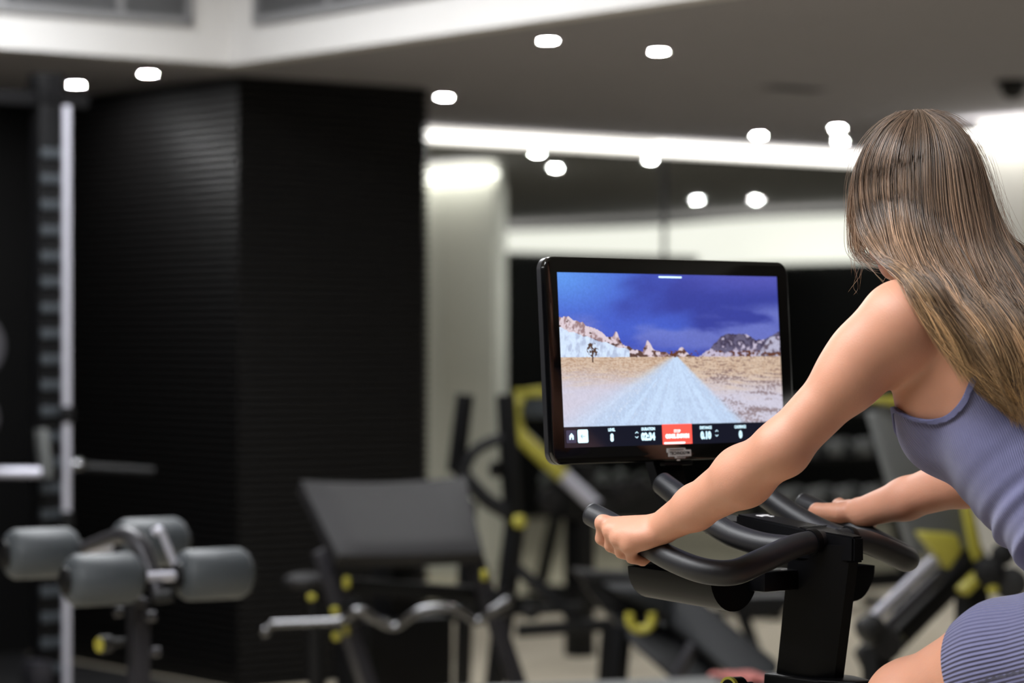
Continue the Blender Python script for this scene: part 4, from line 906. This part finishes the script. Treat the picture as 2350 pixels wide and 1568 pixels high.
# straps: from the back of the tank over the shoulders to the chest
for s_ in (-1, 1):
    raw = np.array([(s_*.105, -.835, 1.335), (s_*.095, -.80, 1.39), (s_*.085, -.74, 1.46), (s_*.085, -.68, 1.495), (s_*.075, -.62, 1.48), (s_*.065, -.585, 1.42), (s_*.06, -.575, 1.36), (s_*.055, -.58, 1.32)])
    pts, _ = spline([Vector(p) for p in raw], [0]*len(raw), 8); P = np.array([tuple(p) for p in pts])
    for _ in range(14):
        P = P-G.grad(P)*(G.sample(P)-.0035)[:, None]*.8
    g = G.grad(P); t = np.gradient(P, axis=0); t /= np.linalg.norm(t, axis=1, keepdims=True); sd = np.cross(t, g)
    b_ = B(); rows = []
    for i in range(len(P)):
        rows.append([b_.bm.verts.new(Vector(world((P[i]+sd[i]*a*.007+g[i]*c)[None])[0])) for a, c in ((-1, -.001), (-.8, .0018), (.8, .0018), (1, -.001))])
    for i in range(len(rows)-1):
        for k in range(3): b_.bm.faces.new((rows[i][k], rows[i][k+1], rows[i+1][k+1], rows[i+1][k]))
    b_.build('strap', M['bind'], tank)
# shorts
def leg_u(P, s_):
    a, b = np.array(HIP[s_]), np.array(KN[s_]); d = b-a; L = np.linalg.norm(d); d = d/L; q = P-a; u = q@d; w1 = np.cross(d, (0, 0, 1.)); w1 /= np.linalg.norm(w1); w2 = np.cross(w1, d)
    return u, np.arctan2(q@w2, q@w1)
uL, aL = leg_u(VT, -1); uR, aR = leg_u(VT, 1)
hem = .262
uu = np.where(VT[:, 0] < 0, uL, uR); low = VT[:, 2] < 1.2
fs = np.minimum(hem-uu, np.maximum(.098-h, 1.088-VT[:, 2])); rib = np.where(VT[:, 0] < 0, aL, -aR)*96+uu*4
nr = TG.grad(VT)
Ts, As = clip_mesh(T3, fs, np.concatenate([VT-nr*.0008, rib[:, None]], 1))
shorts = mesh_np('shorts', world(As[:, :3]), Ts, M['short'], person); shorts['label'] = 'blue-grey ribbed cycling shorts'
add_attr(shorts, As[:, 3]); sm = shorts.modifiers.new('thick', 'SOLIDIFY'); sm.thickness = .002; sm.offset = -1
wb = np.minimum(np.minimum(h-.078, .105-h), VT[:, 2]-1.05); Tw, Aw = clip_mesh(T3, np.minimum(wb, .35-abs(VT[:, 0])), np.concatenate([VT+nr*.001, phi[:, None]], 1)); wo = mesh_np('waistband', world(Aw[:, :3]), Tw, M['short'], shorts); add_attr(wo, Aw[:, 3]*60)
# shoes
M['shoe'] = mat('white trainer', (215, 215, 215), .6, noise=.05)
for s_ in (-1, 1):
    a_ = np.array(AN[s_]); S = Field(a_-np.array((.08, .13, .16)), a_+np.array((.08, .24, .06)), .005)
    S.cone(a_+np.array((0, -.045, -.07)), a_+np.array((0, .15, -.088)), .044, .034, .02); S.cone(a_+np.array((0, -.02, -.03)), a_+np.array((0, .02, -.06)), .045, .045, .03)
    vs_, fs_ = S.mesh(); so = mesh_np('shoe', world(relax(vs_, fs_, 2)), fs_, M['shoe'], person)
    B().box(bk(*(a_+np.array((0, .05, -.112)))), (.08, .29, .022), (BR, BF, EZ), .01).build('sole', M['rubber'], so)
# ---- hair: guide strands round the head, clumped strands between them, all pushed off the body
gv = [
 [(2088,254,-.012),(2050,268,-.022),(2012,302,-.038),(1969,376,-.056),(1950,465,-.066),(1952,535,-.07),(1978,570,-.076),(2040,592,-.085),(2078,640,-.09),(2118,692,-.10),(2172,748,-.112),(2206,805,-.118),(2220,868,-.118)],
 [(2094,252,-.012),(2058,284,-.032),(2026,330,-.052),(1990,420,-.075),(1992,510,-.082),(2030,580,-.086),(2085,645,-.09),(2140,708,-.105),(2200,785,-.112),(2232,855,-.116),(2262,905,-.115),(2310,915,-.11)],
 [(2099,252,-.012),(2064,335,-.055),(2036,445,-.086),(2052,550,-.09),(2096,640,-.092),(2152,725,-.11),(2214,805,-.115),(2242,868,-.115),(2275,905,-.113),(2310,935,-.11),(2335,950,-.105)],
 [(2105,251,-.008),(2097,340,-.046),(2087,450,-.082),(2108,560,-.088),(2156,660,-.092),(2214,750,-.10),(2264,830,-.105),(2288,885,-.105),(2305,920,-.103),(2322,950,-.1),(2338,968,-.1)],
 [(2112,250,-.004),(2136,340,-.03),(2146,450,-.055),(2168,560,-.065),(2216,660,-.07),(2274,750,-.078),(2320,830,-.082),(2338,890,-.082),(2346,930,-.08),(2350,960,-.08),(2345,985,-.08)],
 [(2118,250,0),(2170,335,-.005),(2206,445,-.012),(2238,555,-.02),(2287,660,-.025),(2340,755,-.033),(2382,840,-.04),(2400,900,-.042),(2410,940,-.042),(2415,970,-.042),(2410,1000,-.042)],
 [(2124,250,.004),(2164,272,.015),(2202,325,.025),(2243,420,.028),(2292,530,.026),(2346,640,.022),(2400,750,.015),(2440,850,.01),(2452,910,.01),(2458,950,.01),(2460,980,.01),(2455,1010,.01)],
 [(2128,250,.010),(2172,264,.030),(2214,304,.046),(2254,395,.060),(2306,505,.058),(2362,615,.054),(2420,720,.05),(2468,830,.05),(2480,900,.05),(2486,940,.05),(2488,970,.05),(2480,1000,.05)]]
def on_body(px, py, r):                            # rest a guide point on the body where the body is in front of it
    rr = np.linspace(-.30, r, 240); P = np.array([onr(px, py, q) for q in rr]); d = G.sample(P); m = d < .010
    return P[max(np.argmax(m)-1, 0)] if m.any() else P[-1]
guides = []
for g in gv:                                       # bring each guide smoothly forward to where it lies on the shoulder and back
    r_ = np.array([on_body(*p)[0] if j > 3 else p[2] for j, p in enumerate(g)]); cap_ = r_.copy()
    for _ in range(2): r_[1:-1] = np.minimum(cap_[1:-1], (r_[:-2]+2*r_[1:-1]+r_[2:])/4)
    guides.append(np.array([onr(p[0], p[1], q) for p, q in zip(g, r_)]))
for i in (3, 2, 1, 0):                              # far side of the head, mirrored
    g = guides[i].copy(); g[:, 0] *= -1; guides.append(g)
NG = len(guides)
def resample(g, n):
    P, _ = spline([Vector(p) for p in g], [0]*len(g), 8); P = np.array([tuple(p) for p in P]); d = np.r_[0, np.cumsum(np.linalg.norm(np.diff(P, axis=0), axis=1))]; d /= d[-1]
    t = np.linspace(0, 1, n); return np.stack([np.interp(t, d, P[:, k]) for k in range(3)], 1)
NT = 32; GR = np.array([resample(g, NT) for g in guides])
axis_c = np.array([0, -.505, 1.63])
def path(s):                                        # s: numbers 0..NG round the loop
    s = np.atleast_1d(s) % NG; i = s.astype(int); f = (s-i)[:, None, None]; a, b, c, d = GR[(i-1) % NG], GR[i % NG], GR[(i+1) % NG], GR[(i+2) % NG]
    return envelope(.5*((2*b)+(c-a)*f+(2*a-5*b+4*c-d)*f*f+(3*b-a-3*c+d)*f**3))
def push(P, gap):
    for _ in range(6):
        d = G.sample(P); m = (d < gap) & (P[:, 2] < 1.555)
        if not m.any(): break
        P[m] = P[m]+G.grad(P[m])*(gap-d[m])[:, None]
    return P
EC, ER = np.array((0, -.506, 1.624)), np.array((.082, .099, .1015)); ct, st_ = math.cos(.25), math.sin(.25)
def envelope(P, kk=.40):                           # rest on a rounded head shape, falling straight below its widest part
    q = P-EC; q = np.stack([q[..., 0], q[..., 1]*ct-q[..., 2]*st_, q[..., 1]*st_+q[..., 2]*ct], -1); z_ = np.maximum(q[..., 2], 0); lo_ = q[..., 2] < 0
    L = np.sqrt((q[..., 0]/ER[0])**2+(q[..., 1]/ER[1])**2+(z_/ER[2])**2)
    hh_ = np.clip(.5+.5*(L-1)/kk, 0, 1); L2 = 1*(1-hh_)+L*hh_+kk*hh_*(1-hh_)-.065*np.clip((1.7-L)/.5, 0, 1); k_ = L2/np.maximum(L, .05)
    k_ = np.where(q[..., 2] < -.11, 1+(k_-1)*np.clip((q[..., 2]+.17)/.06, 0, 1), k_)
    q = np.stack([q[..., 0]*k_, q[..., 1]*k_, np.where(lo_, q[..., 2], q[..., 2]*k_)], -1)
    return EC+np.stack([q[..., 0], q[..., 1]*ct+q[..., 2]*st_, -q[..., 1]*st_+q[..., 2]*ct], -1)
GR = envelope(GR)
wsm = np.clip((np.linspace(0, 1, NT)-.08)/.15, 0, 1)[None, 1:-1, None]
for _ in range(8): GR[:, 1:-1] = GR[:, 1:-1]*(1-wsm)+wsm*(GR[:, :-2]+2*GR[:, 1:-1]+GR[:, 2:])/4
GR = push(GR.reshape(-1, 3).copy(), .0105).reshape(GR.shape)
rs = np.random.RandomState(5); t = np.linspace(0, 1, NT)
HV, HF, HCc = [], [], []; nv = 0
def strands(P, r0, col):                            # P (S, n, 3): three-sided threads
    global nv
    S, n = P.shape[:2]; T = np.gradient(P, axis=1); T /= np.linalg.norm(T, axis=2, keepdims=True)+1e-9; u = np.cross(T, (.3, .2, .93)); u /= np.linalg.norm(u, axis=2, keepdims=True)+1e-9; w_ = np.cross(T, u)
    rad = (np.asarray(r0).reshape(-1, 1)*np.clip(np.minimum(1, (1.02-np.linspace(0, 1, n))*6), .15, 1)[None])[..., None]
    ring = np.stack([P+(u*math.cos(a)+w_*math.sin(a))*rad for a in (0, 2.094, 4.189)], 2).reshape(-1, 3)
    b = nv+(np.arange(S)[:, None]*n+np.arange(n-1)[None]).reshape(-1, 1)*3; k = np.array([0, 1, 2])[None]; k2 = np.array([1, 2, 0])[None]
    HF.append(np.stack([b+k, b+k2, b+3+k2, b+3+k], -1).reshape(-1, 4)); HV.append(ring); HCc.append(np.repeat(col.reshape(-1, 3), 3, axis=0)); nv += 3*n*S
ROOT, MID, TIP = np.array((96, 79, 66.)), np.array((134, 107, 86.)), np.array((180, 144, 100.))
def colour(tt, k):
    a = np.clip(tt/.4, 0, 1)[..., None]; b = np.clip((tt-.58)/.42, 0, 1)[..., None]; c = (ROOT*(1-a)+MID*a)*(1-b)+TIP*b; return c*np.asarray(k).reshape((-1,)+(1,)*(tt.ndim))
cen = GR.mean(0)[None]
def shrink(P, ln):                                  # keep the first ln of each strand, same number of points
    q = np.asarray(ln)[:, None]*np.linspace(0, NT-1.001, NT)[None]; i = q.astype(int); f = (q-i)[..., None]; r_ = np.arange(len(P))[:, None]; return P[r_, i]*(1-f)+P[r_, np.minimum(i+1, NT-1)]*f, q/(NT-1)
def off_body(P, gap): return push(P.reshape(-1, 3).copy(), gap).reshape(P.shape)
# under-layer so that no gap shows the head
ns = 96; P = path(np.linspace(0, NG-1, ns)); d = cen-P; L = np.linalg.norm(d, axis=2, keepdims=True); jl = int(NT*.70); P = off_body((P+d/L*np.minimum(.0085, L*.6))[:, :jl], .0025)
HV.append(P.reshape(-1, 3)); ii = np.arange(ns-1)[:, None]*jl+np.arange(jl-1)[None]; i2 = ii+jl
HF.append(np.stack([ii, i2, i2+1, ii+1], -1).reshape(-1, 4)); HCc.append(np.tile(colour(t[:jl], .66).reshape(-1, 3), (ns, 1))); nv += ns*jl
NCL, PER = 300, 26; S = NCL*PER
c0 = np.where(rs.rand(NCL) < .35, rs.rand(NCL)*7.2, rs.rand(NCL)*(NG-1)); cd = rs.rand(NCL)*.008; cph = rs.rand(NCL)*6.28; cam_ = .8+rs.rand(NCL)*1.3; ck = .70+.55*rs.rand(NCL); cl = .72+.32*rs.rand(NCL)
rep = lambda x: np.repeat(x, PER)
spd = rs.randn(S)*.11; P = path(np.clip(rep(c0)+spd, 0, NG-1.001)); Pc = path(np.clip(rep(c0)+spd*.25, 0, NG-1.001)); w3 = (np.clip((t-.35)/.6, 0, 1)**1.3*.86)[None, :, None]; P = P*(1-w3)+Pc*w3
d = cen-P; L = np.linalg.norm(d, axis=2, keepdims=True); P = P+d/L*np.minimum((rep(cd)+rs.rand(S)*.003)[:, None, None], L*.5)
g = np.cross(np.gradient(P, axis=1), d); g /= np.linalg.norm(g, axis=2, keepdims=True)+1e-9
ph = (rep(cph)+rs.randn(S)*.12)[:, None, None]; am = rep(cam_)[:, None, None]; tw = t[None, :, None]; wv = np.clip((tw-.25)/.75, 0, 1)**1.4
P = P+g*(am*.0095*np.sin(ph+tw*14)*wv)-d/L*(am*.005*np.sin(ph*1.7+tw*11)*wv)
P = P+rs.randn(S, 1, 3)*(tw**.7)*.0035+rs.randn(S, 1, 3)*np.sin(tw*9+ph*3)*.0012*wv
P, tq = shrink(P, np.minimum(1, rep(cl)*(.93+.12*rs.rand(S)))); P = off_body(P, .0045)
strands(P, .0004+.0002*rs.rand(S), colour(tq, rep(ck)*(.66+.68*rs.rand(S))))
S = 120; P = path(rs.rand(S)*7.5); d = cen-P; L = np.linalg.norm(d, axis=2, keepdims=True); r1 = lambda: rs.rand(S, 1, 1)      # flyaways
P = P-d/L*(.003+.014*r1()*np.sin(tw*(2+3*r1())+r1()*3)**2)+np.sin(tw*(4+5*r1())+r1()*6)*rs.randn(S, 1, 3)*.016*tw
P, tq = shrink(P, .35+.6*rs.rand(S)); strands(off_body(P, .006), np.full(S, .00015), colour(tq, np.full(S, 1.25)))
S = 230; gl = [(2062,264,-.02),(2014,302,-.04),(1970,376,-.058),(1952,460,-.066),(1950,535,-.068),(1957,582,-.068),(1982,606,-.07),(2012,604,-.074)]      # loose locks beside the cheek
P = np.repeat(resample(np.array([onr(*q) for q in gl]), NT)[None], S, 0); sd_ = rs.rand(S, 1, 1)
P = P+np.array([[[-.02, -.05, .0]]])*sd_*(.25+.75*tw)*np.array([[[.3, 1, 1]]])*(1-.35*tw)+rs.randn(S, 1, 3)*.0022+rs.randn(S, 1, 3)*tw**3*.006
P, tq = shrink(P, .74+.26*rs.rand(S)); strands(P, .0003+.0002*rs.rand(S), colour(tq*.62, .75+.5*rs.rand(S)))
S = 14; p0 = np.array([onr(1958+rs.rand()*30, 540+rs.rand()*60, -.066) for _ in range(S)])[:, None, :]                       # wisps hanging under the face
P = p0+np.array([[[.0, .008, -.045]]])*tw*(.5+rs.rand(S, 1, 1))+np.concatenate([.004*rs.randn(S, 1, 1)*np.sin(tw*4), .010*rs.randn(S, 1, 1)*np.sin(tw*3), .005*rs.randn(S, 1, 1)*np.sin(tw*4)], 2)
strands(P, np.full(S, .00015), colour(np.repeat(t[None]*.6+.2, S, 0), np.full(S, 1.2)))
HV = np.concatenate(HV); HF = np.concatenate(HF); HCc = np.clip(np.concatenate(HCc)/255, 0, 1); HCc = np.where(HCc <= .04045, HCc/12.92, ((HCc+.055)/1.055)**2.4)
mh = bpy.data.materials.new('brown hair'); mh.use_nodes = True; nt = mh.node_tree; b = nt.nodes['Principled BSDF']
an = nt.nodes.new('ShaderNodeAttribute'); an.attribute_name = 'tone'; nt.links.new(an.outputs['Color'], b.inputs['Base Color']); b.inputs['Roughness'].default_value = .38; b.inputs['Specular IOR Level'].default_value = .5
hair = mesh_np('hair', world(HV), HF, mh, person); hair['label'] = 'long brown hair turning golden at the tips'
ca = hair.data.color_attributes.new('tone', 'FLOAT_COLOR', 'POINT'); ca.data.foreach_set('color', np.concatenate([HCc, np.ones((len(HCc), 1))], 1).astype(np.float32).ravel())
